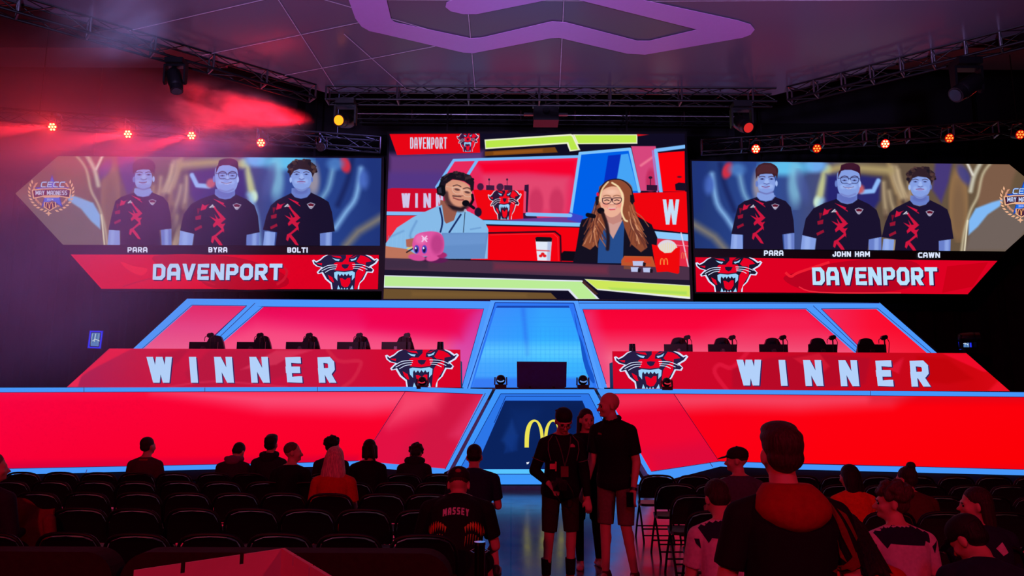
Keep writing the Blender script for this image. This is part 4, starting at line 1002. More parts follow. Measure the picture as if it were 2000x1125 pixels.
bar3(tr, 'side_rail', [[(1184,768),(1166,760),(1266,926),(1278,932)]], yw(), BLUE, .06, .06)
seams(tr, [[(1316,769),(1403,899)], [(1184,769),(1316,769),(2000,775.5)], [(1272,921),(1405,901),(2000,917)], [(1386,903),(1392,912)], [(1700,764),(1700,772)]], yw(), 1.1, (70, 10, 50), .064)
MB().poly([U(1160,761,15.6),U(1170,761,15.9),U(1272,930,15.9),U(1256,930,15.6)]).build('shadow_gap_strip', mat('grey_gap_trim', (96, 92, 110), .5), tr, world=True)
# solid backing so the panels are not paper thin
for t, a, b in ((tl, -200, 868), (tr, 1274, 2220)):
    xs = np.linspace(a, b, 26); ys = np.array([766, 800, 840, 880, 915]); mb = MB(); pr_ = []
    for x in xs:
        Y = float(np.max(Ywing(np.full(5, x), ys)))+.06; pr_.append((U(x, 800, Y).x, Y))
    lo = pr_+[(p[0], p[1]+.1) for p in pr_[::-1]]
    MB().prism([(x, y, .03) for x, y in lo], (0, 0, 1.9)).build('plinth', M_FB, t, world=True)
# ---- podium in the middle
t = thing('podium_front', 'blue framed dark podium front with yellow arches logo at stage centre', 'podium', U(1063, 945, YP))
t.location.z = 0
po = [(968,760.5),(1160,760.5),(1258,946),(871,946)]
MB().prism([U(x, y, YP+.01) for x, y in po], (0, .14, 0)).build('housing', M_FB, t, world=True)
MB().box((U(1063,950,YP).x, YP+.1, .05), (4.2, .1, .1)).build('kick_plate', mat('grey_gap_trim', (96, 92, 110), .5), t, world=True)
P = Paint([(986.6,783),(928,916)], [(1137,783),(1196,916)], 1.2, YP); P.c[:] = (10, 34, 92)
P.p([(1000,800),(1050,800),(1030,850),(990,860)], (14, 44, 112), 20, .6); P.p([(980,860),(1000,820),(1010,850),(1000,880)], (24, 66, 150), 6, .5); P.p([(990,850),(1012,850),(1010,880),(985,885)], (16, 52, 130), 4, .6); P.p([(1100,790),(1137,790),(1150,830),(1110,850)], (8, 26, 76), 16, .6)
P.build('display', t)
bar3(t, 'outer_frame', [[(968,760.5),(1160,760.5),(1150,769),(978,769)], [(968,760.5),(978,769),(887,937),(871,946)], [(1150,769),(1160,760.5),(1258,946),(1242,937)], [(871,946),(887,936),(1242,936),(1258,946)]], YP, (62, 150, 252), .09, .09)
bar3(t, 'inner_bevel', [[(978,769),(1150,769),(1137,783),(986.6,783)], [(978,769),(986.6,783),(928,916),(893,926)], [(1137,783),(1150,769),(1232,926),(1196,916)]], YP, (44, 118, 232), .04, .05)
bar3(t, 'foot_light', [[(928,916),(1196,916),(1232,926),(893,926)], ], YP, (88, 196, 255), .04, .05)
bar3(t, 'foot_light', [[(893,926),(1232,926),(1242,936),(887,936)]], YP, (60, 150, 250), .06, .06)
seams(t, [[(978,769),(1150,769)], [(978,769),(893,926)], [(1150,769),(1232,926)], [(986.6,783),(1137,783),(1196,916),(928,916),(986.6,783)], [(988,774),(1135,774)], [(988,774),(965,826)], [(893,926),(1232,926)]], YP, 1.2, (14, 40, 120), .095)
a = Art(YP-.01); a.polys(arches(1024.5, 819.5, 1100, 874), (236, 226, 84)); a.build('arches_logo', t)
a = Art(YP-.01); a.p([(1028,903),(1034,902),(1032,906),(1029,907)], (230, 236, 245)); a.build('slogan_mark', t)

# ================================================================== upper tier of lit set panels
YT = 19.2
def setwall(label, outl, panels, bars, gradf, seamL, at):
    t = thing('red_set_panel', label, 'LED set panel', U(*at, YT))
    mb = MB(); mb.prism([U(x, y, YT+.02) for x, y in outl], (0, .14, 0)); mb.build('backing', M_FB, t, world=True)
    for k, (l, r) in enumerate(panels):
        P = Paint(l, r, 4, YT); gradf(P, k); P.build('red_panel', t, sample=True)
    bar3(t, 'light_frame', bars, YT, (76, 152, 252), .07, .07)
    seams(t, seamL, YT, 1.1, (40, 30, 110), .076)
    return t
def g1(P, k):
    P.vgrad([(590, (230, 30, 96)), (640, (234, 70, 134)), (690, (240, 100, 146)), (760, (240, 70, 130))]) if k == 0 else P.vgrad([(596, (236, 6, 84)), (640, (240, 20, 100)), (690, (246, 84, 134)), (760, (235, 90, 140))])
    if k: P.p([(500,630),(600,640),(900,672),(900,700),(360,690)], (250, 90, 136), 26, .7); P.p([(900,596),(960,596),(920,760),(860,760)], (208, 70, 180), 24, .7); P.p([(700,600),(930,600),(900,660),(720,640)], (242, 0, 76), 20, .8)
ZB = 12
setwall('left upper red set panel with slanted blue frame', [(366,583),(958,588),(906,790),(150,790)],
    [([(374,596),(262,694)], [(482,597),(378,694)]), ([(513,599),(397,694)], [(927,602.5),(905,694)]), ([(905,694),(905,750)], [(906,694),(906,750)])][:1]+[([(513,599),(397,700)], [(945,603),(917,700)]), ([(880,700),(880,757)], [(917,700),(901,757)])],
    [[(366,583),(958,588.5),(945,603),(374,596)], [(366,583),(374,596),(262,694),(246,694)], [(482,597),(513,599),(397,700),(374,700)], [(958,588),(945,603),(901,757),(910,757)]], g1,
    [[(374,596),(482,597)], [(374,596),(272,686)], [(482,597),(385,686)], [(498,592),(400,686)], [(513,599),(412,686)], [(513,599),(945,603),(902,757)], [(366,583),(958,588)]], (640, 690))
def g2(P, k):
    P.vgrad([(595, (246, 0, 50)), (640, (250, 6, 60)), (672, (244, 60, 104)), (700, (246, 110, 140))])
    if k == 1: P.hgrad([(1600, (238, 60, 110)), (1700, (252, 20, 50)), (1830, (250, 0, 20))], .7)
    if k != 1: P.p([(1500,604),(1580,604),(1690,700),(1400,700),(1380,650)], (240, 70, 110), 26, .4); P.p([(1130,604),(1160,604),(1200,750),(1170,750)], (236, 60, 120), 18, .7)
setwall('right upper red set panel with slanted blue frame', [(1130,588),(1718,591),(1960,790),(1186,790)],
    [([(1138,604),(1165,700)], [(1575,603),(1686,700)]), ([(1604,603),(1699,700)], [(1714,602),(1828,700)]), ([(1165,700),(1186,757)], [(1230,700),(1230,757)])],
    [[(1130,588),(1718,591.5),(1714,603),(1138,604)], [(1714,603),(1718,591),(1842,700),(1826,700)], [(1575,603),(1604,603),(1699,700),(1684,700)], [(1130,588),(1138,604),(1186,757),(1176,757)]], g2,
    [[(1138,604),(1575,603),(1680,694)], [(1588,597),(1690,694)], [(1604,603),(1695,694)], [(1604,603),(1714,602),(1824,694)], [(1138,604),(1184,750)], [(1130,592),(1718,592)]], (1500, 690))
# blue gate in the centre
YG = 19.25
t = thing('gate_panel', 'glowing blue tapered gate panel in the middle of the set', 'LED set panel', U(1045, 757, YG))
MB().prism([U(x, y, YG+.08) for x, y in [(957.6,587),(1129,588),(1181,762),(904,759)]], (0, .14, 0)).build('backing', M_FB, t, world=True)
P = Paint([(969,601),(921,757)], [(1113,601),(1164,757)], 1.6, YG+.04)
P.vgrad([(600, (56, 142, 252)), (660, (50, 164, 255)), (690, (74, 196, 255)), (757, (60, 160, 252))]); P.hgrad([(920, (86, 140, 255)), (1020, (50, 150, 255)), (1060, (50, 186, 255)), (1160, (44, 170, 255))], .4)
P.l([(1022,605),(1030,690)], 8, (44, 110, 240), 6, .6); P.p([(940,672),(1150,672),(1150,700),(935,700)], (110, 214, 255), 14, .5); P.p([(925,738),(1162,738),(1166,760),(920,760)], (50, 110, 240), 5, .7)
for x in range(930, 1160, 9): P.l([(x,640),(x,740)], 1.2, (44, 150, 250), .8, .35)
for y in range(620, 745, 9): P.l([(925,y),(1160,y)], 1.2, (44, 150, 250), .8, .35)
P.build('blue_display', t, sample=True)
bar3(t, 'outer_frame', [[(957.6,586.6),(1128.8,587.7),(1120.6,592),(967,591)], [(957.6,586.6),(967,591),(918,759),(905,759)], [(1120.6,592),(1128.8,587.7),(1181,762),(1168,762)]], YG, (84, 158, 255), .06, .12)
bar3(t, 'inner_bevel', [[(967,591),(1120.6,592),(1113,601),(969,601)], [(967,591),(969,601),(921,757),(913,757)], [(1113,601),(1120.6,592),(1171,760),(1160,757)]], YG, (46, 118, 244), .0, .05)
seams(t, [[(969,600),(1112,600)], [(967,591),(1120.6,592)], [(967,591),(913,759)], [(1120.6,592),(1169,760)], [(971,598),(1111,598)]], YG, 1.6, (20, 50, 150), .064)
MB().prism([U(x, y, YG-.08) for x, y in catmull([(1122,612),(1126,640),(1138,670),(1150,712),(1160,735),(1161,748),(1155,745),(1146,728),(1138,700),(1133,668)], 4)], (0, .02, 0)).build('side_curtain', led((22, 84, 200)), t, world=True)

# ================================================================== winner desks
YD = 17.75
def desk(label, q, letters, skew, grad, logo, marks, deep=.55):
    TL, TR, BR, BLc = q; t = thing('winner_desk', label, 'desk', U((BLc[0]+BR[0])/2, 757, YD)); t.location.z = ZD
    P4 = [U(x, y, YD+.02) for x, y in q]
    for p in P4[2:]: p.z = ZD+.005
    MB().prism(P4, (0, .04, 0)).build('front_panel', mat('desk_body', (26, 22, 34), .5), t, world=True)
    P5 = [p.copy() for p in P4]; P5[0].z -= .26; P5[1].z -= .26; P5[0].x -= (P5[0].x-P5[3].x)*.26; P5[1].x -= (P5[1].x-P5[2].x)*.26
    for p in P5: p.y += .045
    MB().prism(P5, (0, deep, 0)).build('body', mat('desk_body', (26, 22, 34), .5), t, world=True)
    P = Paint([TL, BLc], [TR, BR], 2.5, YD); grad(P); marks(P); P.build('lit_front', t, sample=True)
    for ch, x0, x1, y0, y1 in letters:
        a = Art(YD-.01); h = y1-y0; sw = min(13 if ch != 'I' else x1-x0, h*.25)
        for off, c in ((2.4, (52, 34, 92)), (0, (178, 208, 250))):
            P_ = text_polys(ch, x0+off, y0+off*.7, x1+off, y1+off*.7, sw=sw, skew=skew) if ch != 'I' else [[(x0+off-skew*-h/2, y0+off*.7), (x1+off-skew*-h/2, y0+off*.7), (x1+off+skew*-h/2, y1+off*.7), (x0+off+skew*-h/2, y1+off*.7)]]
            a.polys(P_, c)
        a.build('letter', t)
    a = Art(YD-.03); panther(art_put(a), *logo); a.build('panther_logo', t)
    return t
def dgl(P):
    P.vgrad([(680, (206, 16, 60)), (756, (196, 10, 62))]); P.hgrad([(130, (160, 40, 90)), (300, (200, 26, 66)), (660, (196, 20, 62)), (820, (222, 0, 34)), (900, (220, 0, 30))], .75)  # duller violet left end is haze painted into the panel colour
def dml(P):
    P.p([(130,756),(215,681),(258,681),(175,724)], (240, 30, 70), 2, .8); P.p([(130,756),(160,730),(152,756)], (250, 40, 80), 2, .8)
    P.p([(310,690),(370,682),(345,710),(300,730)], (172, 20, 60), 3, .6); P.p([(410,684),(520,684),(600,720),(500,750),(380,756),(360,730)], (176, 24, 62), 4, .6)
    P.p([(540,684),(610,684),(560,700),(540,712),(470,722)], (222, 60, 96), 2, .6); P.l([(640,684),(662,705),(700,705),(704,714),(690,740),(670,756)], 7, (212, 36, 70), 1.5, .8, sm=4); P.l([(330,756),(420,745),(560,756)], 3, (222, 50, 90), 1.5, .6, sm=4)
LW = [('W',288,338), ('I',371,385), ('N',420,455), ('N',489,525), ('E',558,589), ('R',621,654)]
desk('left winner desk with WINNER lettering and snarling cat logo at its right end', [(213.6,680.5),(899,683),(900,757),(129.6,757)], [(c, a_, b_, 697, 747.5) for c, a_, b_ in LW], -.08, dgl, (752, 683, 896.5, 756), dml)
def dgr(P):
    P.vgrad([(686, (204, 8, 36)), (764, (200, 6, 30))]); P.hgrad([(1196, (216, 0, 40)), (1380, (206, 6, 44)), (1700, (196, 8, 30)), (1900, (208, 4, 8)), (1980, (226, 10, 20))], .75)
def dmr(P):
    P.l([(1460,688),(1430,718),(1405,712),(1396,728),(1420,762)], 8, (226, 24, 60), 1.5, .8, sm=4); P.p([(1430,720),(1500,700),(1590,690),(1700,700),(1690,750),(1560,762),(1430,758)], (172, 10, 40), 4, .6)
    P.p([(1550,700),(1600,690),(1620,715),(1600,735)], (224, 30, 56), 2, .6); P.p([(1840,690),(1888,690),(1935,726),(1920,726)], (240, 10, 40), 2); P.p([(1930,764),(1952,742),(1973,764)], (236, 16, 36), 2); P.p([(1735,720),(1765,698),(1755,730)], (232, 26, 60), 2, .7)
    P.p([(1790,696),(1850,700),(1900,740),(1850,750),(1800,745)], (190, 2, 8), 5, .7)
RW = [('W',1441,1489), ('I',1523,1536), ('N',1571,1606), ('N',1640,1676), ('E',1711,1743), ('R',1778,1814)]
desk('right winner desk with WINNER lettering and snarling cat logo at its left end', [(1196,686),(1887,689.6),(1973.7,765),(1198,759)], [(c, a_, b_, 702.5+(a_-1441)*.004, 753+(a_-1441)*.006) for c, a_, b_ in RW], -.1, dgr, (1199, 686, 1344.5, 759), dmr)

# ---- monitors, chairs and headset stands on the desks
def zdesk(px): return U(px, 683 if px < 1000 else 688, YD).z
M_MON = mat('monitor_shell', (30, 26, 46), .4, 0, .5)
mons = [(397,30,0), (490,30,0), (586,22,0), (686,22,0), (773,24,0), (1325,21,1), (1411,22,1), (1511,22,1), (1607,22,1), (1703,22,1)]
po_ = [(411,650), (508,650), (604,650), (702,650), (795,652), (1342,655), (1430,657), (1529,657), (1626,657), (1727,655)]
n_ = ['farthest from the centre', 'second from the outer end', 'in the middle', 'second from the centre', 'nearest the centre']
mono = pole0 = ch0 = None
for k, ((mx_, hw, r), (sx_, sy_)) in enumerate(zip(mons, po_)):
    side = 'left' if not r else 'right'; od = n_[k] if not r else n_[9-k]
    Y = YD+.42; top = U(mx_, 668 if not r else 671, Y).z; zd = U(mx_, 683 if not r else 687.5, YD+.02).z-.262; x = U(mx_, 675, Y).x
    lb = 'dark computer monitor seen from behind on the %s winner desk, %s' % (side, od)
    if mono is None:
        t = thing('computer_monitor', lb, 'monitor', (x, Y, zd), 0, 'monitors on the winner desks')
        sh_ = MB().box((0, .02, .3), (.7, .035, .36)).build('screen_shell', M_MON, t); MB().box((0, -.02, .2), (.07, .03, .34)).build('stand', M_ALU, t)
        MB().box((0, .0, .01), (.24, .18, .02)).build('foot', M_MON, t); MB().box((.0, -.004, .32), (.12, .02, .05)).build('badge', mat('grey_badge', (110, 108, 120), .4), sh_)
        mono = kids_of(t); mt = t; t.scale = (1, 1, 1)
    else: t = dup(mt, mono, (x, Y, zd), 0, lb)
    x2 = U(sx_, 660, Y).x; zt = U(sx_, sy_, Y).z
    lb = 'thin headset stand beside the monitor %s on the %s winner desk' % (od, side)
    if pole0 is None:
        t = thing('headset_stand', lb, 'headset stand', (x2, Y, zd), 0, 'headset stands on the winner desks'); h = .66
        MB().cyl((0, 0, 0), (0, 0, h), .018, n=8).cyl((0, 0, 0), (0, 0, .015), .09, n=16).build('pole', M_BLKPL, t)
        MB().tube([(-.06, 0, h-.06), (-.05, 0, h+.01), (0, 0, h+.03), (.06, 0, h+.01), (.07, 0, h-.05)], .014).cyl((-.02, -.04, h-.02), (-.02, .04, h-.02), .06, n=14).cyl((.03, -.03, h), (.03, .03, h), .05, n=14).build('headset', M_BLKPL, t)
        MB().tube(catmull([(.07, 0, h-.04), (.11, 0, h-.12), (.1, 0, h-.25), (.06, 0, .05)], 5, False), .008, 6).tube(catmull([(-.05, 0, h-.03), (-.13, 0, h-.06), (-.14, 0, h-.16)], 5, False), .008, 6).build('cable', M_BLKPL, t)
        pole0 = kids_of(t); pt = t
    else: t = dup(pt, pole0, (x2, Y, zd), 0, lb)
    yc = YD+.85; xc_ = U(mx_+(14 if not r else (6 if k < 8 else 0)), 670, yc).x
    lb = 'black gaming chair behind the %s winner desk, %s' % (side, od)
    if ch0 is None:
        t = thing('gaming_chair', lb, 'chair', (xc_, yc, ZD), 0, 'gaming chairs behind the winner desks')
        out = catmull([(-.25, .5), (-.28, .9), (-.22, 1.16), (-.18, 1.26), (-.13, 1.35), (0, 1.38), (.13, 1.35), (.18, 1.26), (.22, 1.16), (.28, .9), (.25, .5)], 3)
        MB().prism([(a, .2+(b-.5)*.1, b) for a, b in out], (0, .09, 0)).build('backrest', M_MON, t)
        MB().box((0, -.02, .46), (.5, .5, .1)).build('seat', M_MON, t); MB().cyl((0, 0, .06), (0, 0, .42), .03).build('gas_lift', M_BLK, t)
        mb = MB()
        for j in range(5): a = 2*PI*j/5; mb.cyl((0, 0, .1), (.3*math.cos(a), .3*math.sin(a), .05), .022, n=8).ell((.3*math.cos(a), .3*math.sin(a), .03), (.03, .03, .03))
        mb.build('star_base', M_BLK, t)
        for sx in (-1, 1): MB().box((sx*.3, -.02, .66), (.06, .26, .03)).box((sx*.3, .02, .54), (.03, .04, .22)).build('armrest', M_BLK, t)
        ch0 = kids_of(t); ct = t
    else: t = dup(ct, ch0, (xc_, yc, ZD), 0, lb)
# small cameras on the desks
for px, lb in ((860, 'small dark desk camera above the cat logo of the left winner desk'), (1235, 'small dark desk camera above the cat logo of the right winner desk')):
    p = U(px, 683 if px < 1000 else 687, YD+.3); p.z -= .262; t = thing('desk_camera', lb, 'camera', p)
    MB().cyl((0, 0, 0), (0, 0, .27), .07, .11, 16).build('base', M_MON, t); MB().cyl((0, 0, .27), (0, 0, .45), .085, .075, 16).build('camera_body', M_MON, t, smooth=True)
    MB().cyl((0, -.06, .38), (0, -.1, .38), .03, n=12).build('lens', M_BLK, t)
# confidence monitor and floor moving heads at centre stage
p = U(1058, 760, 15.75)
t = thing('stage_television', 'black wide television facing the stage at the centre stage edge', 'television', (p.x, 15.75, ZD))
q = [U(1009.5, 706, 15.7), U(1107, 706.5, 15.7), U(1106, 756, 15.7), U(1098, 758.5, 15.7), U(1018, 758.5, 15.7), U(1010, 756, 15.7)]
MB().prism(q, (0, .06, 0)).build('shell', mat('tv_back_lit_blue', (30, 44, 120), .35, 0, .5), t, world=True)  # blue reflected light is put into the black shell's base colour
MB().box((-.25, .06, .02), (.05, .3, .04)).box((.25, .06, .02), (.05, .3, .04)).build('feet', M_BLK, t)
for px, py, lb in ((978, 760, 'floor moving head lamp left of the stage television'), (1138.5, 760, 'floor moving head lamp right of the stage television'),
               (825, 757, 'floor moving head lamp in front of the left cat logo'), (1302, 760, 'floor moving head lamp in front of the right cat logo')):
    Y = 15.75 if 900 < px < 1200 else 16.95
    p = U(px, py, Y); t = thing('moving_head_light', lb, 'stage light', (p.x, Y, ZD))
    MB().box((0, 0, .04), (.24, .2, .08)).build('base', M_BLKPL, t)
    mb = MB()
    for sx in (-1, 1): mb.prism([(sx*.115, -.05, .07), (sx*.115, .05, .07), (sx*.11, .045, .2), (sx*.11, 0, .235), (sx*.11, -.045, .2)], (sx*.025, 0, 0))
    mb.build('yoke', M_BLKPL, t)
    hd_ = MB().cap((0, .0, .17), (0, -.03, .185), .1, .1, 18).build('head', M_BLKPL, t, smooth=True)
    MB().tube([(-.07, -.128, .16), (-.04, -.133, .14), (0, -.135, .133), (.04, -.133, .14), (.07, -.128, .16)], .012).build('lens', led((120, 160, 235)) if Y < 16 else led((220, 40, 60)), hd_)
# lit posters at the outer ends
def poster(q, label, pic, Y):
    t = thing('lit_poster', label, 'sign', U((q[2][0]+q[3][0])/2, q[2][1], Y)); b = Vector(t.location); t.location.z = ZD
    MB().prism([U(x, y, Y) for x, y in q], (0, .08, 0)).build('case', M_BLK, t, world=True)
    a = Art(Y-.004); a.p(q, (22, 30, 205)); cx = sum(x for x, _ in q)/4; cy = sum(y for _, y in q)/4
    q2 = [(cx+(x-cx)*.9, cy+(y-cy)*.93) for x, y in q]; a.p(q2, (40, 60, 250)); q3 = [(cx+(x-cx)*.72, cy+(y-cy)*.82) for x, y in q]; a.p(q3, (14, 20, 60)); a.build('neon_border', t)
    a = Art(Y-.016); q4 = [(cx+(x-cx)*.6, cy+(y-cy)*.74) for x, y in q]; a.p(q4, (84, 130, 190)); w_ = q4[1][0]-q4[0][0]
    for k, c in enumerate([(150, 190, 220), (40, 80, 140), (190, 215, 220), (60, 110, 160), (120, 160, 190)]): a.p([(q4[0][0]+w_*k/5, q4[0][1]+2+k % 2*2), (q4[0][0]+w_*(k+.6)/5, q4[0][1]+1), (q4[3][0]+w_*(k+.5)/5, q4[3][1]-8), (q4[3][0]+w_*k/5, q4[3][1]-2-k % 3*3)], c)
    a.line([(q4[0][0]+1, cy+3), (cx, cy-1), (q4[1][0]-1, cy+3)], 1.2, (220, 230, 240)); a.build('artwork', t)
    MB().cyl((b.x, Y+.04, ZD+.02), (b.x, Y+.04, b.z+.1), .03).cyl((b.x, Y+.04, ZD), (b.x, Y+.04, ZD+.03), .25, n=24).build('stand', M_BLK, t, world=True)
poster([(175,645.5),(202,646),(197,681),(170.5,680)], 'blue neon-edged lit poster on a stand left of the left winner desk', 0, 19.1)
poster([(1870,656.5),(1896,656),(1899,685),(1874,685)], 'blue neon-edged lit poster behind a dark spotlight at the right end of the stage', 0, 19.4)
p = U(1893, 690, 18.9); t, _ = moving_head((p.x, 18.9, p.z), 'dark spotlight in front of the right lit poster', (1, -.4, .05), 1.0, hang=False)
MB().cyl((0, 0, 0), (0, 0, ZD-t.location.z+.02), .04).cyl((0, 0, ZD-t.location.z), (0, 0, ZD-t.location.z+.03), .25, n=20).build('pedestal', M_BLK, t)
# ================================================================== folding chairs
M_CH = mat('black_vinyl', (16, 16, 22), .42, 0, .5, var=.15, scale=20); M_TUBE = mat('black_steel_tube', (16, 16, 22), .5, .4, .4)
def make_chair(label, loc, group):
    t = thing('folding_chair', label, 'chair', loc, 0, group)
    out = [(-.215, .54), (-.22, .62), (-.21, .71), (-.175, .775), (-.11, .80), (0, .808), (.11, .80), (.175, .775), (.21, .71), (.22, .62), (.215, .54)]
    MB().prism([(a, -.165-(b-.54)*.24-.02*(1-(a/.22)**2), b) for a, b in out], (0, .028, .004)).build('backrest', M_CH, t)
    mb = MB(); V = []
    ro = catmull([(-.2, -.14), (-.205, .1), (-.17, .2), (0, .215), (.17, .2), (.205, .1), (.2, -.14), (0, -.16)], 3)
    mb.prism([(a, b, .435+.008*(b+.14)) for a, b in ro], (0, 0, .03)).build('seat', M_CH, t)
    bp = [(.205, .015, .42), (.215, -.09, .5), (.232, -.175, .62), (.222, -.21, .72), (.185, -.228, .79), (.115, -.235, .818), (0, -.24, .825)]
    pts = bp+[(-x, y, z) for x, y, z in bp[:-1][::-1]]
    MB().tube(catmull(pts, 2, False), .0125, 8).build('back_frame', M_TUBE, t, smooth=True)
    for s in (-1, 1):
        MB().tube([(s*.205, .015, .42), (s*.215, .13, .22), (s*.222, .22, .02), (s*.222, .225, 0)], .0125, 8).build('leg', M_TUBE, t, smooth=True)
        MB().tube([(s*.185, .15, .43), (s*.185, .02, .3), (s*.19, -.2, .02), (s*.19, -.205, 0)], .0125, 8).build('leg', M_TUBE, t, smooth=True)
    MB().cyl((-.215, .16, .15), (.215, .16, .15), .009).build('stretcher', M_TUBE, t)
    MB().cyl((-.187, -.1, .15), (.187, -.1, .15), .009).build('stretcher', M_TUBE, t)
    MB().cyl((-.187, -.16, .08), (.187, -.16, .08), .009).build('stretcher', M_TUBE, t)
    return t
C0 = None; CK = None
def chair(x, y, label, group, rz=0):
    global C0, CK
    if C0 is None:
        C0 = make_chair(label, (x, y+.23, 0), group); CK = kids_of(C0)
        for k_, _ in CK:
            for v in k_.data.vertices: v.co.x *= 1.07; C0.rotation_euler.z = rz; return C0
    t = dup(C0, CK, (x, y+.23, 0), rz, label, group); return t
ORD = ['first', 'second', 'third', 'fourth', 'fifth', 'sixth', 'seventh', 'eighth', 'ninth', 'tenth', 'eleventh', 'twelfth', 'thirteenth', 'fourteenth', 'fifteenth']
ROWN = ['front', 'second', 'third', 'fourth', 'fifth', 'sixth', 'seventh']
rows = [(9.6, -.884), (8.55, -.84), (7.5, -.80), (6.4, -.74), (5.2, -.60)]
random.seed(21)
for r, (Y, x0) in enumerate(rows):
    for k in range(15):
        x = x0-.481*k
        px = 1000+x/Y*1444
        if px < -20: break
        if r == 4 and k == 1: pass
        chair(x+random.uniform(-.01, .01), Y+random.uniform(-.02, .02), 'black folding chair, %s from the aisle in the %s row of the left seating block' % (ORD[k], ROWN[r]), 'folding chairs in the %s left row' % ROWN[r], R(random.uniform(-3, 3)))
rrows = [(9.6, [1279, 1350, 1420, 1480, 1553, 1622, 1700, 1772, 1848, 1920, 1992]), (8.55, [1314, 1384, 1465, 1545, 1625, 1705, 1788, 1868, 1950]),
         (7.5, [1348, 1440, 1535, 1630, 1722, 1815, 1905, 1996]), (6.4, [1385, 1495, 1600, 1712, 1820, 1930]), (4.9, [1370, 1512, 1655, 1765, 1900]), (3.75, [1480, 1655, 1800, 1985])]
for r, (Y, L) in enumerate(rrows):
    for k, px in enumerate(L):
        if (r, k) in ((4, 0), (5, 0)): continue
        kk = k-(1 if r > 3 else 0)
        chair((px-1000)/1444*Y, Y, 'black folding chair, %s from the aisle in the %s row of the right seating block' % (ORD[kk], ROWN[r]), 'folding chairs in the %s right row' % ROWN[r], R(random.uniform(-3, 3)))

# ================================================================== people
def skinm(c): return mat('skin_%d_%d_%d' % c, c, .5, 0, .35, var=.06, scale=8)
SKIN = skinm((205, 150, 125))
def cloth(name, c): return mat(name, c, .85, 0, .2, var=.12, scale=40, bump=.15)
def hairm(c):
    k = 'hair_%d_%d_%d' % c; new = k not in _m; m = mat(k, c, .55, 0, .25, var=.4, scale=30, bump=1.0)
    if new:
        nt = m.node_tree; nz = [n for n in nt.nodes if n.type == 'TEX_NOISE'][0]; mp = nt.nodes.new('ShaderNodeMapping'); mp.inputs['Scale'].default_value = (3.5, 3.5, .5)
        tc = [n for n in nt.nodes if n.type == 'TEX_COORD'][0]; nt.links.new(tc.outputs['Object'], mp.inputs[0]); nt.links.new(mp.outputs[0], nz.inputs['Vector'])
    return m
BLKC = cloth('black_jersey_cloth', (17, 16, 23)); NAVYC = cloth('navy_cloth', (24, 27, 58)); DKJ = cloth('charcoal_cloth', (34, 30, 40)); KHA = cloth('khaki_cloth', (112, 88, 80))
M_SHOE = mat('dark_shoe', (60, 34, 36), .5); M_SHOEP = mat('pale_shoe', (200, 140, 140), .5)
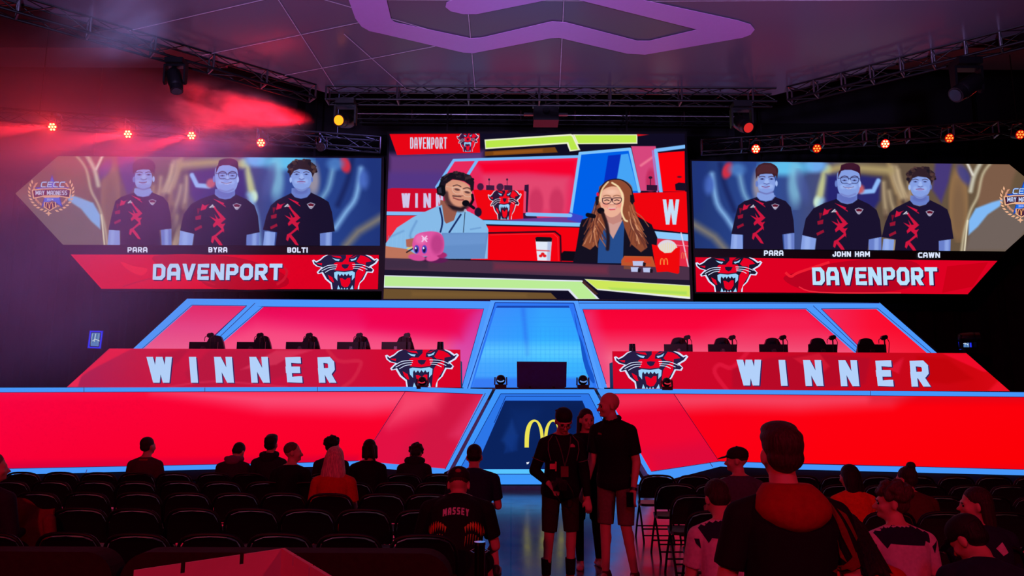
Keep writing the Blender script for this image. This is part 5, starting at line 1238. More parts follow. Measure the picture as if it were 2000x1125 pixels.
def person(label, px, Y, H=1.75, pose='sit', yaw=0, lean=8, head=(0, 0, 0), arms=None, hair='short', hc=(36, 26, 24), shirt=BLKC, sleeve='short', legs='trousers', lm=DKJ,
           shoes=M_SHOE, vox=.013, build=1.0, skin=SKIN, cap=None, extra=None, name='person', knees=None, feet=None, twist=0, x=None, eyes=False, glasses=False, neckz=-.012):
    s = H/1.75; X = x if x is not None else XAT(px, Y)
    t = thing(name, label, 'person', (X, Y, 0), R(yaw))
    hz = .955 if pose == 'stand' else .555
    P = Vector((0, 0, hz)); RL = Matrix.Rotation(R(twist), 3, 'Z') @ Matrix.Rotation(-R(lean), 3, 'X')
    def T(x_, y_, z_): return (P+RL @ Vector((x_, y_, z_)))*s
    def ring(z, a, b, y=0, inf=0): return (T(0, y, z), RL @ Vector(((a*build+inf)*s, 0, 0)), RL @ Vector((0, (b*build+inf)*s, 0)))
    prof = [(-.09, .11, .085, 0), (-.04, .158, .112, -.005), (.02, .165, .12, -.005), (.1, .15, .108, 0), (.18, .145, .104, .005), (.28, .158, .112, .005), (.35, .166, .112, 0), (.395, .155, .1, -.008), (.435, .128, .086, -.012), (.47, .088, .072, -.012), (.5, .062, .06, -.008)]
    body = MB(); body.loft([ring(z, a, b, y) for z, a, b, y in prof])
    nb = T(0, -.01, .46); hp = T(0, .018, .56+neckz)
    body.cap(nb, hp, .062*s, .056*s)
    RH = Matrix.Rotation(R(head[0]), 3, 'Z') @ Matrix.Rotation(-R(head[1]), 3, 'X') @ Matrix.Rotation(R(head[2]), 3, 'Y')
    HB = Vector(hp)+RH @ Vector((0, .0, -.01))*s
    def Hh(x_, y_, z_): return HB+RH @ Vector((x_, y_, z_))*s
    def he(mb, c, r, q=None, **k): return mb.ell(Hh(*c), [v*s for v in r], RH if q is None else RH @ q, **k)
    he(body, (0, -.012, .128), (.074, .094, .088)); he(body, (0, .028, .08), (.064, .07, .092)); he(body, (0, .046, .025), (.043, .045, .036)); body.cap(hp, Hh(0, 0, .06), .05*s, .055*s)
    body.cap(Hh(0, .094, .095), Hh(0, .113, .07), .009*s, .015*s); he(body, (0, .082, .118), (.05, .016, .012)); he(body, (0, .09, .04), (.024, .01, .0085)); he(body, (0, .086, .018), (.02, .016, .014))
    for sx in (-1, 1): he(body, (sx*.077, -.002, .088), (.011, .021, .033)); he(body, (sx*.036, .07, .072), (.026, .022, .028))
    # arms: elbow and wrist in body axes
    sh = {sx: Vector(T(sx*.172*build, -.01, .395)) for sx in (-1, 1)}
    for sx in (-1, 1): body.cap(T(sx*.03, -.02, .475), T(sx*.15*build, -.012, .415), .045*s, .045*s)
    if arms is None:
        arms = {-1: ((-.05, .03, -.27), (.07, .23, -.02)), 1: ((.05, .03, -.27), (-.07, .23, -.02))} if pose == 'sit' else {-1: ((-.05, -.02, -.28), (.0, .06, -.25)), 1: ((.05, -.02, -.28), (.0, .06, -.25))}
    J = {}
    for sx in (-1, 1):
        e = sh[sx]+Vector(arms[sx][0])*s; w_ = e+Vector(arms[sx][1])*s; J[sx] = (sh[sx], e, w_)
        body.ell(sh[sx], (.058*s, .056*s, .06*s)); body.cap(sh[sx], e, .05*s, .039*s); body.cap(e, w_, .04*s, .026*s)
        d = (w_-e).normalized(); side = Vector((1, 0, 0)) if abs(d.x) < .8 else Vector((0, 1, 0)); nrm = d.cross(side).normalized(); side = nrm.cross(d).normalized()
        c = w_+d*.05*s; body.cap(w_, w_+d*.085*s, .03*s, .038*s, flat=.5, axis=nrm)
        up = nrm if (nrm.z < 0) else -nrm
        for f, (o, L) in enumerate(((-.027, .072), (-.009, .08), (.009, .076), (.027, .06))):
            a0 = w_+d*.085*s+side*o*s; a1 = a0+(d*.8+up*.35).normalized()*L*.5*s; a2 = a1+(d*.4+up*.9).normalized()*L*.5*s
            body.cap(a0, a1, .0095*s, .009*s, 8); body.cap(a1, a2, .009*s, .0075*s, 8)
        th = w_+d*.03*s-side*sx*.03*s; th1 = th+(d*.7-side*sx*.7).normalized()*.035*s; body.cap(th, th1, .012*s, .011*s, 8); body.cap(th1, th1+(d*.8+up*.5).normalized()*.03*s, .011*s, .008*s, 8)
    # legs
    hip = {sx: Vector((sx*.09, 0, hz-.02))*s for sx in (-1, 1)}
    if knees is None: knees = {sx: ((sx*.13, .42, .5) if pose == 'sit' else (sx*.1, .03, .5)) for sx in (-1, 1)}
    if feet is None: feet = {sx: ((sx*.13, .42, .09) if pose == 'sit' else (sx*.11, -.01, .09)) for sx in (-1, 1)}
    K = {sx: Vector(knees[sx])*s for sx in (-1, 1)}; A = {sx: Vector(feet[sx])*s for sx in (-1, 1)}
    for sx in (-1, 1):
        body.cap(hip[sx], K[sx], .085*s*build**.5, .054*s); body.cap(K[sx], A[sx], .053*s, .035*s); m = K[sx]*.7+A[sx]*.3+Vector((0, -.012, 0)); body.ell(m, (.05*s, .055*s, .1*s))
        body.cap(A[sx]+Vector((0, -.02, -.045)), A[sx]+Vector((0, .13, -.06)), .035*s, .026*s)
    b = body.blob('body', skin, t, vox, 3)
    # clothes
    if shirt is not None:
        mb = MB(); I = .016
        pr = [(-.11, .178, .142, 0), (-.05, .18, .14, 0)]+[p for p in prof if p[0] > -.02 and p[0] < .48]+[(.492, .074, .068, -.01)]
        mb.loft([ring(z, a, b_, y, I if z < .46 else .008) for z, a, b_, y in pr])
        for sx in (-1, 1):
            S, e, w_ = J[sx]; mb.ell(S+Vector((0, 0, -.006)), (.068*s, .068*s, .07*s)); mb.cap(T(sx*.05, -.018, .455), T(sx*.15*build, -.012, .41), .052*s, .058*s)
            if sleeve == 'short': mb.cyl(S, S.lerp(e, .74), .068*s, .064*s, 18)
            elif sleeve == 'long': mb.cap(S, e, .066*s, .053*s); mb.cyl(e, e.lerp(w_, .93), .053*s, .037*s, 16); mb.ell(e, (.054*s,)*3)
        mb.blob('shirt' if sleeve == 'short' else 'jacket', shirt, t, vox*.95, 3)
    if lm is not None:
        mb = MB(); mb.loft([ring(z, a, b_, y, .012) for z, a, b_, y in prof[:3]]+[ring(.07, .158, .115, 0, .01)])
        for sx in (-1, 1):
            mb.cap(hip[sx], hip[sx].lerp(K[sx], .6), .1*s*build**.5, .085*s); mb.cyl(hip[sx].lerp(K[sx], .5), K[sx], .09*s*build**.5, .075*s, 18)
            if legs == 'trousers': mb.ell(K[sx], (.074*s,)*3); mb.cap(K[sx], K[sx].lerp(A[sx], .5), .071*s, .062*s); mb.cyl(K[sx].lerp(A[sx], .4), A[sx]+Vector((0, 0, .0)), .064*s, .052*s, 16)
            elif legs == 'leggings': mb.ell(K[sx], (.06*s,)*3); mb.cap(K[sx], A[sx], .059*s, .042*s); mb.ell(K[sx]*.7+A[sx]*.3+Vector((0, -.012, 0)), (.054*s, .06*s, .1*s))
        mb.blob('trousers' if legs != 'shorts' else 'shorts', lm, t, vox, 2)
    for sx in (-1, 1):
        mb = MB(); a = A[sx]; rz = feet[sx][3] if len(feet[sx]) > 3 else 0
        Q = Matrix.Rotation(R(sx*-8+rz), 3, 'Z')
        mb.cap(a+Q @ Vector((0, -.035, -.052)), a+Q @ Vector((0, .14, -.062)), .04*s, .036*s, 14, .8, (0, 0, 1)); mb.ell(a+Vector((0, -.01, -.03)), (.044*s, .055*s, .045*s)); mb.prism([a+Q @ Vector((x_, y_, -a.z+.004)) for x_, y_ in ((-.038, -.075), (.038, -.075), (.045, .08), (.03, .17), (-.03, .17), (-.042, .08))], (0, 0, .026))
        mb.blob('shoe', shoes, t, .009, 1)
    # hair and headgear
    hm = hairm(hc)
    if hair != 'bald':
        mb = MB()
        if hair in ('short', 'curly', 'tall', 'long', 'bun', 'bob', 'pony'):
            he(mb, (0, -.022, .143), (.083, .096, .088)); he(mb, (0, -.045, .09), (.076, .062, .06))
        if hair == 'tall': he(mb, (0, .015, .2), (.075, .085, .04)); he(mb, (0, -.01, .17), (.086, .1, .05))
        if hair == 'fade': he(mb, (0, -.02, .14), (.079, .092, .084))
        if hair == 'curly':
            rr = random.Random(int(abs(px)*3+7))
            for k in range(70):
                a = rr.uniform(0, 2*PI); c_ = rr.uniform(-.25, 1); q = math.sqrt(max(0, 1-c_*c_)); x_, y_, z_ = .09*q*math.cos(a), -.022+.1*q*math.sin(a), .15+.088*c_
                if y_ > .035 and z_ < .16: continue
                rad = rr.uniform(.014, .026); he(mb, (x_, y_, z_), (rad,)*3, n=8, m=6)
        if hair in ('long', 'bob', 'pony'):
            L = {'long': -.17, 'bob': -.06, 'pony': .0}[hair]
            for k in range(9):
                a = PI+PI*k/8; x_, y_ = .075*math.cos(a), -.03+.062*math.sin(a)
                mb.cap(Hh(x_, y_, .12), Hh(x_*(1.25 if hair == 'long' else 1.15), y_-.008, L+.02*math.sin(k*2.3)), .028*s, .02*s, 10)
            if hair == 'pony': mb.cap(Hh(0, -.115, .12), Hh(.03, -.15, -.06), .03*s, .015*s)
        if hair == 'bun': he(mb, (0, -.07, .235), (.045, .045, .04)); he(mb, (.03, -.05, .2), (.04, .04, .04))
        if hair == 'flare':
            he(mb, (0, -.022, .14), (.092, .105, .098)); mb.loft([(Hh(0, y_, z_), RH @ Vector((a_*s, 0, 0)), RH @ Vector((0, b_*s, 0))) for y_, z_, a_, b_ in ((-.02, .2, .07, .08), (-.03, .13, .097, .1), (-.035, .05, .112, .1), (-.04, -.02, .13, .095), (-.045, -.08, .137, .085), (-.045, -.13, .115, .07), (-.045, -.15, .07, .04))])
        if hair == 'longstraight':
            he(mb, (0, -.022, .14), (.086, .1, .093)); mb.loft([(Hh(0, y_, z_), RH @ Vector((a_*s, 0, 0)), RH @ Vector((0, b_*s, 0))) for y_, z_, a_, b_ in ((-.03, .15, .09, .09), (-.045, .05, .1, .075), (-.055, -.05, .1, .055), (-.06, -.15, .075, .04), (-.06, -.25, .03, .02))])
        if mb.V: mb.blob('hair', hm, t, vox*.8, 2)
    if cap:
        cm, brim, crown = cap
        mb = MB(); he(mb, (0, -.012, .158), (.087, .105, .072)); he(mb, (0, -.012, .135), (.087, .104, .04)); 
        yb = .115 if brim == 'front' else -.135
        mb.loft([(Hh(0, (.08 if brim == 'front' else -.1), .142), RH @ Vector((.072*s, 0, 0)), RH @ Vector((0, .02*s, 0))), (Hh(0, (.08 if brim == 'front' else -.1), .15), RH @ Vector((.072*s, 0, 0)), RH @ Vector((0, .02*s, 0)))])
        he(mb, (0, yb, .134), (.068, .07, .009), Matrix.Rotation(R(-12 if brim == 'front' else 14), 3, 'X')); he(mb, (0, -.012, .231), (.009, .009, .006))
        cp_ = mb.blob('cap', cm, t, .007, 2)
        if crown is not None:
            mb = MB(); sy = 1 if crown[0] == 'front' else -1; he(mb, (0, sy*.098-.012, .168), (.022, .008, .017)); mb.build('cap_badge', crown[1], cp_, smooth=True)
    if eyes:
        for sx in (-1, 1):
            mb = MB(); he(mb, (sx*.031, .088, .097), (.014, .007, .008)); mb.build('eye', mat('eye_dark', (24, 16, 18), .2), t, smooth=True)
            mb = MB(); he(mb, (sx*.032, .095, .117), (.02, .006, .0045)); mb.build('eyebrow', hm, t, smooth=True)
        mb = MB(); he(mb, (0, .0975, .04), (.021, .005, .005)); mb.build('mouth', mat('lips', (130, 62, 62), .5), t, smooth=True)
    if glasses:
        mb = MB()
        for sx in (-1, 1):
            mb.tube([Hh(sx*.033+.024*math.cos(2*PI*k/16), .108, .096+.018*math.sin(2*PI*k/16)) for k in range(16)], .0018*s, 6, True); mb.tube([Hh(sx*.057, .106, .1), Hh(sx*.078, .06, .1), Hh(sx*.08, -.005, .098)], .0018*s, 6)
        mb.tube([Hh(-.009, .109, .1), Hh(.009, .109, .1)], .0018*s, 6); mb.build('glasses', M_BLKPL, t)
    ctx = dict(T=T, H=Hh, s=s, J=J, RL=RL, RH=RH, K=K, A=A, he=he, vox=vox)
    if extra: extra(t, ctx)
    return t, ctx
def kid(t, n): 
    for c in col.objects:
        if c.parent == t and c.name.split('.')[0] == n: return c
def decal(t, target, polys, m, name='shirt_print', side='back', off=.004, cut=.018, axis='xz'):
    """printed marks draped over a garment: polygons in (x, z) of the person, pressed onto the surface"""
    o = kid(t, target); me = o.data
    bvh = BVHTree.FromPolygons([v.co.copy() for v in me.vertices], [tuple(p.vertices) for p in me.polygons])
    bm = bmesh.new()
    for P in polys:
        pts = [Vector((x, 0, z)) for x, z in P]; vs = [bm.verts.new(p) for p in pts]
        for f in tessellate_polygon([pts]):
            try: bm.faces.new([vs[i] for i in f])
            except ValueError: pass
    for _ in range(5):
        E = [e for e in bm.edges if e.calc_length() > cut]
        if not E: break
        bmesh.ops.subdivide_edges(bm, edges=E, cuts=1, use_grid_fill=False); bmesh.ops.triangulate(bm, faces=bm.faces)
    d = Vector((0, 1, 0)) if side == 'back' else Vector((0, -1, 0)); kill = []
    for v in bm.verts:
        hit = bvh.ray_cast(Vector((v.co.x, -d.y*2, v.co.z)), d)
        if hit[0] is None: kill.append(v)
        else: v.co = hit[0]-d*off
    bmesh.ops.delete(bm, geom=kill, context='VERTS')
    bad = [f for f in bm.faces if max(e.calc_length() for e in f.edges) > cut*4]; bmesh.ops.delete(bm, geom=bad, context='FACES')
    # give the print a little thickness
    r = bmesh.ops.extrude_face_region(bm, geom=list(bm.faces)); 
    for v in [g for g in r['geom'] if isinstance(g, bmesh.types.BMVert)]: v.co += d*.003
    bmesh.ops.recalc_face_normals(bm, faces=bm.faces)
    me2 = bpy.data.meshes.new(name); bm.to_mesh(me2); bm.free(); me2.materials.append(m); return mkobj(name, me2, o)
def hood(t, c, m, down=True, big=1.0):
    mb = MB(); T = c['T']; s = c['s']
    if down:
        for k in range(12):
            a = 2*PI*k/12; mb.ell(T(.095*big*math.cos(a), -.02+.075*big*math.sin(a)-.012, .505+.02*math.sin(a)), (.045*s*big, .045*s*big, .04*s*big))
        mb.ell(T(0, -.1*big, .46), (.1*s*big, .05*s*big, .075*s*big))
    else:
        c['he'](mb, (0, -.03, .12), (.105, .11, .125)); mb.cap(T(0, -.02, .44), c['H'](0, -.04, .02), .085*s, .085*s)
    mb.blob('hood', m, t, .011, 3)
PRINT_W = mat('pale_print', (205, 195, 205), .7); PRINT_R = mat('red_print', (150, 22, 32), .7); PRINT_Y = mat('gold_print', (200, 150, 60), .7)
GREYC = cloth('grey_marl_cloth', (74, 70, 86)); ORNG = cloth('orange_cloth', (226, 70, 26)); REDC = cloth('red_cloth', (186, 26, 30)); WHC = cloth('white_jersey_cloth', (206, 186, 194))
# ---- left block
def raglan(t, c):
    decal(t, 'shirt', [[(-.05,.99),(.06,.99),(.06,.97),(-.05,.97)]], PRINT_R)
person('person in a maroon raglan jersey sitting alone in the front left row', 287, 9.8, 1.68, head=(-25, 0, 0), lean=4, shirt=cloth('maroon_jersey', (74, 40, 52)), sleeve='short', hc=(50, 34, 34), extra=raglan)
person('hunched person with a pale hood in the front left row', 452, 9.75, 1.66, lean=22, head=(-10, 42, 0), sleeve='long', shirt=cloth('plum_jacket', (48, 34, 48)), hc=(34, 26, 32), extra=lambda t, c: hood(t, c, cloth('pale_hood', (120, 84, 104)), True, 1.0))
person('tall person in a dark hooded jacket in the front left row', 527, 9.75, 1.73, lean=6, head=(-5, 0, 0), sleeve='long', shirt=DKJ, hair='tall', hc=(20, 16, 20), extra=lambda t, c: hood(t, c, DKJ, True, .95))
person('person in a black shirt', 570, 8.6, 1.69, lean=6, head=(-78, 0, 0), hc=(92, 60, 60), hair='fade', vox=.01, sleeve='short', shirt=BLKC)[0]['label'] = 'person in a black shirt in right profile, left of the long blonde hair'
person('person with tall curly hair seated just beyond the long blonde-haired person', 648, 9.75, 1.7, lean=6, head=(-25, 0, 0), hair='curly', hc=(24, 18, 22), sleeve='long', shirt=DKJ)
person('person with long blonde hair in an orange-red shirt, seen from behind', 654, 7.7, 1.68, lean=6, head=(-12, 0, 0), hair='flare', hc=(214, 164, 148), shirt=cloth('orange_red_shirt', (190, 30, 26)), sleeve='short', vox=.01)
person('person with tied-back hair looking left, right of the long blonde hair', 720, 9.3, 1.69, lean=5, head=(28, 5, 0), hair='pony', hc=(26, 20, 24), sleeve='long', shirt=BLKC, glasses=True)
person('hunched person in a dark hoodie bending forward at the right of the front left row', 807, 9.75, 1.68, lean=30, head=(0, 38, 0), hair='curly', hc=(36, 24, 26), sleeve='long', shirt=DKJ, extra=lambda t, c: hood(t, c, DKJ, True, 1.05))
person('broad person with bowed head on the left aisle seat, leg in the aisle', 936, 7.75, 1.76, lean=20, head=(0, 25, 0), hair='short', hc=(24, 18, 22), sleeve='short', shirt=NAVYC, build=1.2, legs='shorts', lm=DKJ, x=-.39, knees={-1: (-.12, .42, .5), 1: (.17, .35, .5)}, feet={-1: (-.12, .42, .09), 1: (.24, .1, .09)}, vox=.01)
def massey(t, c):
    P = text_polys('MASSEY', -.095, 1.0, .095, 1.048, sw=.0105, gap=.008)
    P = [[(x, 1.075-(z-1.0)-.02*(x/.105)**2*1.0-.02) for x, z in p] for p in P]
    # arch of the name over the shoulders
    z0 = c['T'](0, 0, .44).z; P = [[(x, z-1.06+z0) for x, z in p] for p in P]
    decal(t, 'shirt', P, PRINT_W, 'name_print', cut=.012)
    F = []; G = []
    for sx in (-1, 1):
        for k in range(8):
            x = sx*(.2-.018*k); z = .755+.012*k-(k-3)**2*.003
            q = [(x, z), (x+sx*.006, z+.05), (x-sx*.004, z+.1-.008*k), (x-sx*.01, z+.04)]; (F if k < 4 else G).append(q)
            G.append([(x-sx*.004, z-.09), (x+sx*.004, z-.02), (x-sx*.002, z-.02)])
    for sg in (-1, 1):
        decal(t, 'shirt', [p for p in F if p[0][0]*sg > 0], mat('red_orange_print', (220, 60, 30), .6), 'feather_print'); decal(t, 'shirt', [p for p in G if p[0][0]*sg > 0], PRINT_Y, 'feather_print')
person('capped person in a black jersey with MASSEY and gold feather print on the back', 893, 5.55, 1.76, lean=22, neckz=-.06, head=(0, 22, 0), arms={-1: ((-.07, .06, -.27), (.06, .2, -.08)), 1: ((.07, .06, -.27), (-.05, .2, -.08))}, hair='fade', hc=(60, 30, 30), cap=(mat('dark_cap', (20, 16, 22), .8), 'front', ('back', mat('cap_back_logo', (150, 60, 60), .6))), shirt=BLKC, build=1.22, vox=.009, legs='shorts', lm=BLKC, extra=massey, knees={-1: (-.15, .42, .5), 1: (.2, .4, .5)}, feet={-1: (-.14, .42, .09), 1: (.26, .36, .09)})
person('person in a dark jacket cut off by the far left edge', -22, 6.0, 1.74, lean=8, head=(-60, 0, 0), sleeve='long', shirt=cloth('deep_purple_jacket', (36, 26, 48)), hc=(120, 70, 50), vox=.011)
# ---- standing group in the aisle
def s1(t, c):
    T, H, s = c['T'], c['H'], c['s']
    # lanyard, pass, camera, jacket piping
    tape = cloth('grey_lanyard', (92, 70, 84))
    def front(x, z):
        o = kid(t, 'jacket'); me = o.data; b = c.setdefault('bvh', BVHTree.FromPolygons([v.co.copy() for v in me.vertices], [tuple(p.vertices) for p in me.polygons]))
        h = b.ray_cast(Vector((x, 2, z)), Vector((0, -1, 0))); return (h[0] if h[0] is not None else Vector((x, .15, z)))+Vector((0, .006, 0))
    zt = T(0, 0, .5).z
    mb = MB()
    for sx in (-1, 1): mb.tube([front(sx*(.075-.075*k/9), zt-.03-.28*k/9) for k in range(10)], .005, 6)
    mb.build('lanyard', tape, t)
    p = front(0, zt-.36); MB().box(p+Vector((0, .004, 0)), (.075, .008, .1)).build('pass_card', mat('pass_card', (120, 50, 62), .4), t)
    p = front(.085, zt-.33); MB().box(p+Vector((0, .006, .02)), (.012, .008, .09)).box(p+Vector((.03, .006, .02)), (.06, .008, .05)).build('pocket_card', mat('pale_pocket_card', (230, 120, 120), .4), t)
    decal(t, 'jacket', [[(-.11,zt-.13),(-.05,zt-.13),(-.055,zt-.105),(-.085,zt-.098),(-.105,zt-.11)]], mat('grey_pink_print', (190, 110, 120), .7), 'chest_badge', 'front')
    pip = MB()
    for sx in (-1, 1):
        pip.tube([front(sx*x_, zt+z_) for x_, z_ in ((.1, -.02), (.15, -.08), (.155, -.16), (.13, -.26))], .004, 6)
        S, e, w_ = c['J'][sx]; m = S.lerp(e, .6); d = (e-S).normalized(); q = d.cross(Vector((0, 1, 0))).normalized(); r2 = d.cross(q)
        pip.tube([m+(q*math.cos(2*PI*k/14)+r2*math.sin(2*PI*k/14))*.066*s for k in range(14)], .004, 6, True)
    pip.build('jacket_piping', mat('grey_piping', (110, 84, 96), .6), t)
s1p, c1 = person('standing person in black cap, black jacket and shorts looking down at a camera', 1094, 7.45, 1.72, 'stand', yaw=192, lean=8, head=(-4, 30, 0), sleeve='long', shirt=BLKC, legs='shorts', lm=cloth('maroon_shorts', (46, 22, 30)),
    arms={1: ((.1, -.02, -.26), (-.1, .18, -.11)), -1: ((-.07, -.01, -.28), (-.01, .06, -.25))}, hair='short', hc=(40, 24, 24), cap=(mat('black_cap', (15, 13, 18), .8), 'back', None), feet={-1: (-.1, -.01, .09), 1: (.14, -.03, .09)}, knees={-1: (-.1, .03, .5), 1: (.12, .02, .5)}, vox=.0075, eyes=True, glasses=True, extra=s1, shoes=mat('red_orange_shoe', (190, 60, 40), .5))
for sx in (-1, 1):
    a = c1['A'][sx]; MB().cyl(a, a+Vector((0, .006, .15)), .045, .052, 16).build('sock', mat('black_sock', (12, 12, 16), .9), s1p, smooth=True)
# camera held by the cap wearer
wr = c1['J'][1][2]; M1 = s1p.matrix_basis if False else Matrix.Translation(s1p.location) @ Matrix.Rotation(R(192), 4, 'Z')
wp = M1 @ (wr+Vector((-.08, .07, -.01)))
t = thing('photo_camera', 'black camera with strap held low by the standing person in the cap', 'camera', wp, R(192))
MB().box((0, 0, 0), (.13, .07, .09)).box((0, .0, .055), (.05, .05, .03)).build('camera_body', M_BLKPL, t); MB().cyl((0, .035, 0), (0, .11, 0), .034, .036, 18).build('lens', M_BLK, t, smooth=True)
MB().tube(catmull([(-.07, 0, .03), (-.13, .02, -.08), (-.1, .03, -.2), (0, .03, -.14), (.07, 0, .02)], 5, False), .005, 6).build('strap', M_BLKPL, t)
def s2(t, c): decal(t, 'shirt', [[(-.07,1.1),(.07,1.1),(.07,1.14),(-.07,1.14)]], cloth('dark_print', (40, 34, 44)), 'chest_print', 'front')
person('standing person with shoulder-length hair in black top and leggings', 1145, 8.3, 1.69, 'stand', yaw=183, lean=0, head=(10, 4, 0), hair='bob', hc=(44, 28, 30), shirt=BLKC, sleeve='short', legs='leggings', lm=BLKC, shoes=M_SHOEP, feet={-1: (-.13, 0, .09), 1: (.1, .12, .09)}, vox=.0085, eyes=True, extra=s2)
def s3(t, c):
    T = c['T']; s = c['s']; mb = MB()
    for k in range(14):
        a = 2*PI*k/14; mb.ell(T(.072*math.cos(a), -.012+.064*math.sin(a), .505+.012*math.sin(a+PI)), (.02*s, .02*s, .022*s))
    mb.blob('collar', BLKC, t, .007, 2)
    S, e, w_ = c['J'][-1]; d = (w_-e).normalized(); MB().cyl(w_-d*.02, w_+d*.005, .034*s, .033*s, 18).build('watch_strap', M_BLKPL, t, smooth=True)
    z = T(0, 0, .36).z; decal(t, 'shirt', [[(.07,z),(.12,z+.004),(.115,z+.022),(.075,z+.016)]], mat('dark_red_print', (120, 50, 56), .7), 'chest_logo', 'front')
s3p, c3 = person('tall standing person with shaved head, black polo and khaki shorts', 1202, 7.6, 1.88, 'stand', yaw=150, lean=10, head=(-48, 8, 0), hair='bald', shirt=BLKC, sleeve='short', legs='shorts', lm=KHA, build=.97,
    arms={-1: ((-.045, -.04, -.28), (-.0, .1, -.24)), 1: ((.04, .02, -.28), (.03, .1, -.24))}, feet={-1: (-.15, -.03, .09), 1: (.1, .04, .09)}, vox=.0075, eyes=True, extra=s3, shoes=mat('brown_red_shoe', (90, 36, 36), .6))
M3 = Matrix.Translation(s3p.location) @ Matrix.Rotation(R(150), 4, 'Z'); wr = c3['J'][-1][2]; d3 = (wr-c3['J'][-1][1]).normalized()
t = thing('smartphone', 'black phone in the hand of the tall standing person in the polo', 'phone', M3 @ (wr+d3*.09+Vector((.01, .035, 0))), R(150))
MB().box((0, 0, 0), (.07, .009, .14)).build('phone_body', M_BLKPL, t); MB().box((0, .0052, 0), (.062, .001, .13)).build('phone_screen', mat('dark_glass', (8, 8, 14), .08), t)
# ---- foreground person
def f1(t, c):
    T = c['T']; s = c['s']; m = REDC if 0 else cloth('crimson_hood_cloth', (150, 10, 22))
    mb = MB()
    rings = [(.525, .082, .074, -.02), (.50, .105, .088, -.035), (.465, .128, .10, -.05), (.43, .138, .10, -.062), (.395, .126, .092, -.07), (.365, .09, .08, -.075), (.345, .045, .06, -.075)]
    mb.loft([(T(0, y, z), c['RL'] @ Vector((a*s*1.12, 0, 0)), c['RL'] @ Vector((0, b*s*1.1, 0))) for z, a, b, y in rings], 24); mb.blob('hood', m, t, .008, 3)
    z = T(0, 0, 0).z; L = []
    def S(p): L.append([(x, z+zz) for x, zz in p])
    S([(.12,.44),(.15,.43),(.2,.33),(.235,.24),(.225,.22),(.18,.31)]); S([(.235,.25),(.25,.2),(.2,.13),(.14,.1),(.18,.16),(.12,.19),(.19,.2)])
    S([(.14,.1),(.2,.12),(.235,.02),(.2,-.06),(.19,.0),(.1,-.02),(.17,.05)]); S([(.08,-.02),(.12,-.03),(.2,-.1),(.21,-.12),(.14,-.1)]); S([(.17,.41),(.2,.39),(.25,.3),(.24,.29)])
    S([(.15,.3),(.18,.25),(.2,.21),(.175,.23)]); S([(.07,.0),(.09,-.06),(.14,-.1),(.1,-.06)]); S([(.24,.14),(.26,.08),(.245,.02),(.235,.08)])
    decal(t, 'shirt', L, cloth('dark_red_shard_print', (118, 24, 26)), 'shard_print', cut=.02)
person('foreground person seen from behind with crimson hood over a black jersey', 1531, 2.95, 1.66, 'stand', yaw=2, lean=2, head=(-2, 0, 0), hair='tall', hc=(58, 34, 34), shirt=BLKC, sleeve='short', build=1.12, vox=.008, extra=f1, lm=BLKC, arms={-1: ((-.07, .02, -.27), (.02, .14, -.2)), 1: ((.07, .02, -.27), (-.02, .14, -.2))})
# ---- right block
def esports(t, c, k=1):
    z = c['T'](0, 0, 0).z; L = [[(-.1,z+.47),(.1,z+.47),(.16,z+.42),(.15,z+.37),(.12,z+.385),(.1,z+.36),(-.1,z+.37),(-.12,z+.34),(-.15,z+.39),(-.17,z+.42)], [(-.2,z+.36),(-.17,z+.36),(-.16,z+.3),(-.19,z+.33)], [(.2,z+.38),(.165,z+.35),(.18,z+.31)]]
    decal(t, 'shirt', L, NAVYC, 'navy_yoke_print', cut=.02)
def captain(t, c): pass
person('person in a grey tee and dark cap, brim pointing left', 1442, 7.2, 1.74, lean=4, head=(70, 4, 0), hair='fade', hc=(60, 36, 34), cap=(mat('dark_cap', (20, 16, 22), .8), 'front', None), shirt=GREYC, sleeve='short', arms={-1: ((-.12, .08, -.25), (.04, .22, .02)), 1: ((.05, .03, -.27), (-.07, .23, -.02))}, vox=.0095)
person('person with bowed head in white and navy jersey left of the crimson hood', 1412, 4.75, 1.66, lean=12, head=(10, 30, 0), hair='short', hc=(44, 26, 28), shirt=WHC, vox=.009, extra=esports)
t, c4 = person('person with long dark hair in an orange tee holding up a phone, right block', 1664, 7.0, 1.55, lean=10, head=(22, 8, 0), hair='longstraight', hc=(26, 18, 24), shirt=ORNG, arms={-1: ((-.12, .14, -.2), (.02, .2, .1)), 1: ((.05, .03, -.27), (-.07, .23, -.02))}, vox=.0095)
wr = c4['J'][-1][2]; p = Vector(t.location)+wr+Vector((-.005, .07, .07))
t2 = thing('smartphone', 'dark phone held up by the person in the orange tee', 'phone', p, R(20)); MB().box((0, 0, 0), (.075, .009, .15)).build('phone_case', mat('phone_case', (120, 80, 90), .4), t2); MB().box((0, -.0055, 0), (.066, .002, .138)).build('phone_screen', led((34, 24, 44)), t2)
person('curly-haired person laughing in profile, white jersey with navy yoke', 1748, 4.65, 1.64, lean=8, head=(70, 2, 0), hair='curly', hc=(74, 44, 44), shirt=WHC, vox=.0085, eyes=True, extra=esports, x=None)
person('person with a curly updo seated behind the laughing curly-haired person', 1790, 6.7, 1.6, lean=24, head=(30, 5, 0), hair='bun', hc=(46, 28, 30), shirt=cloth('brown_red_top', (84, 34, 34)), vox=.011)
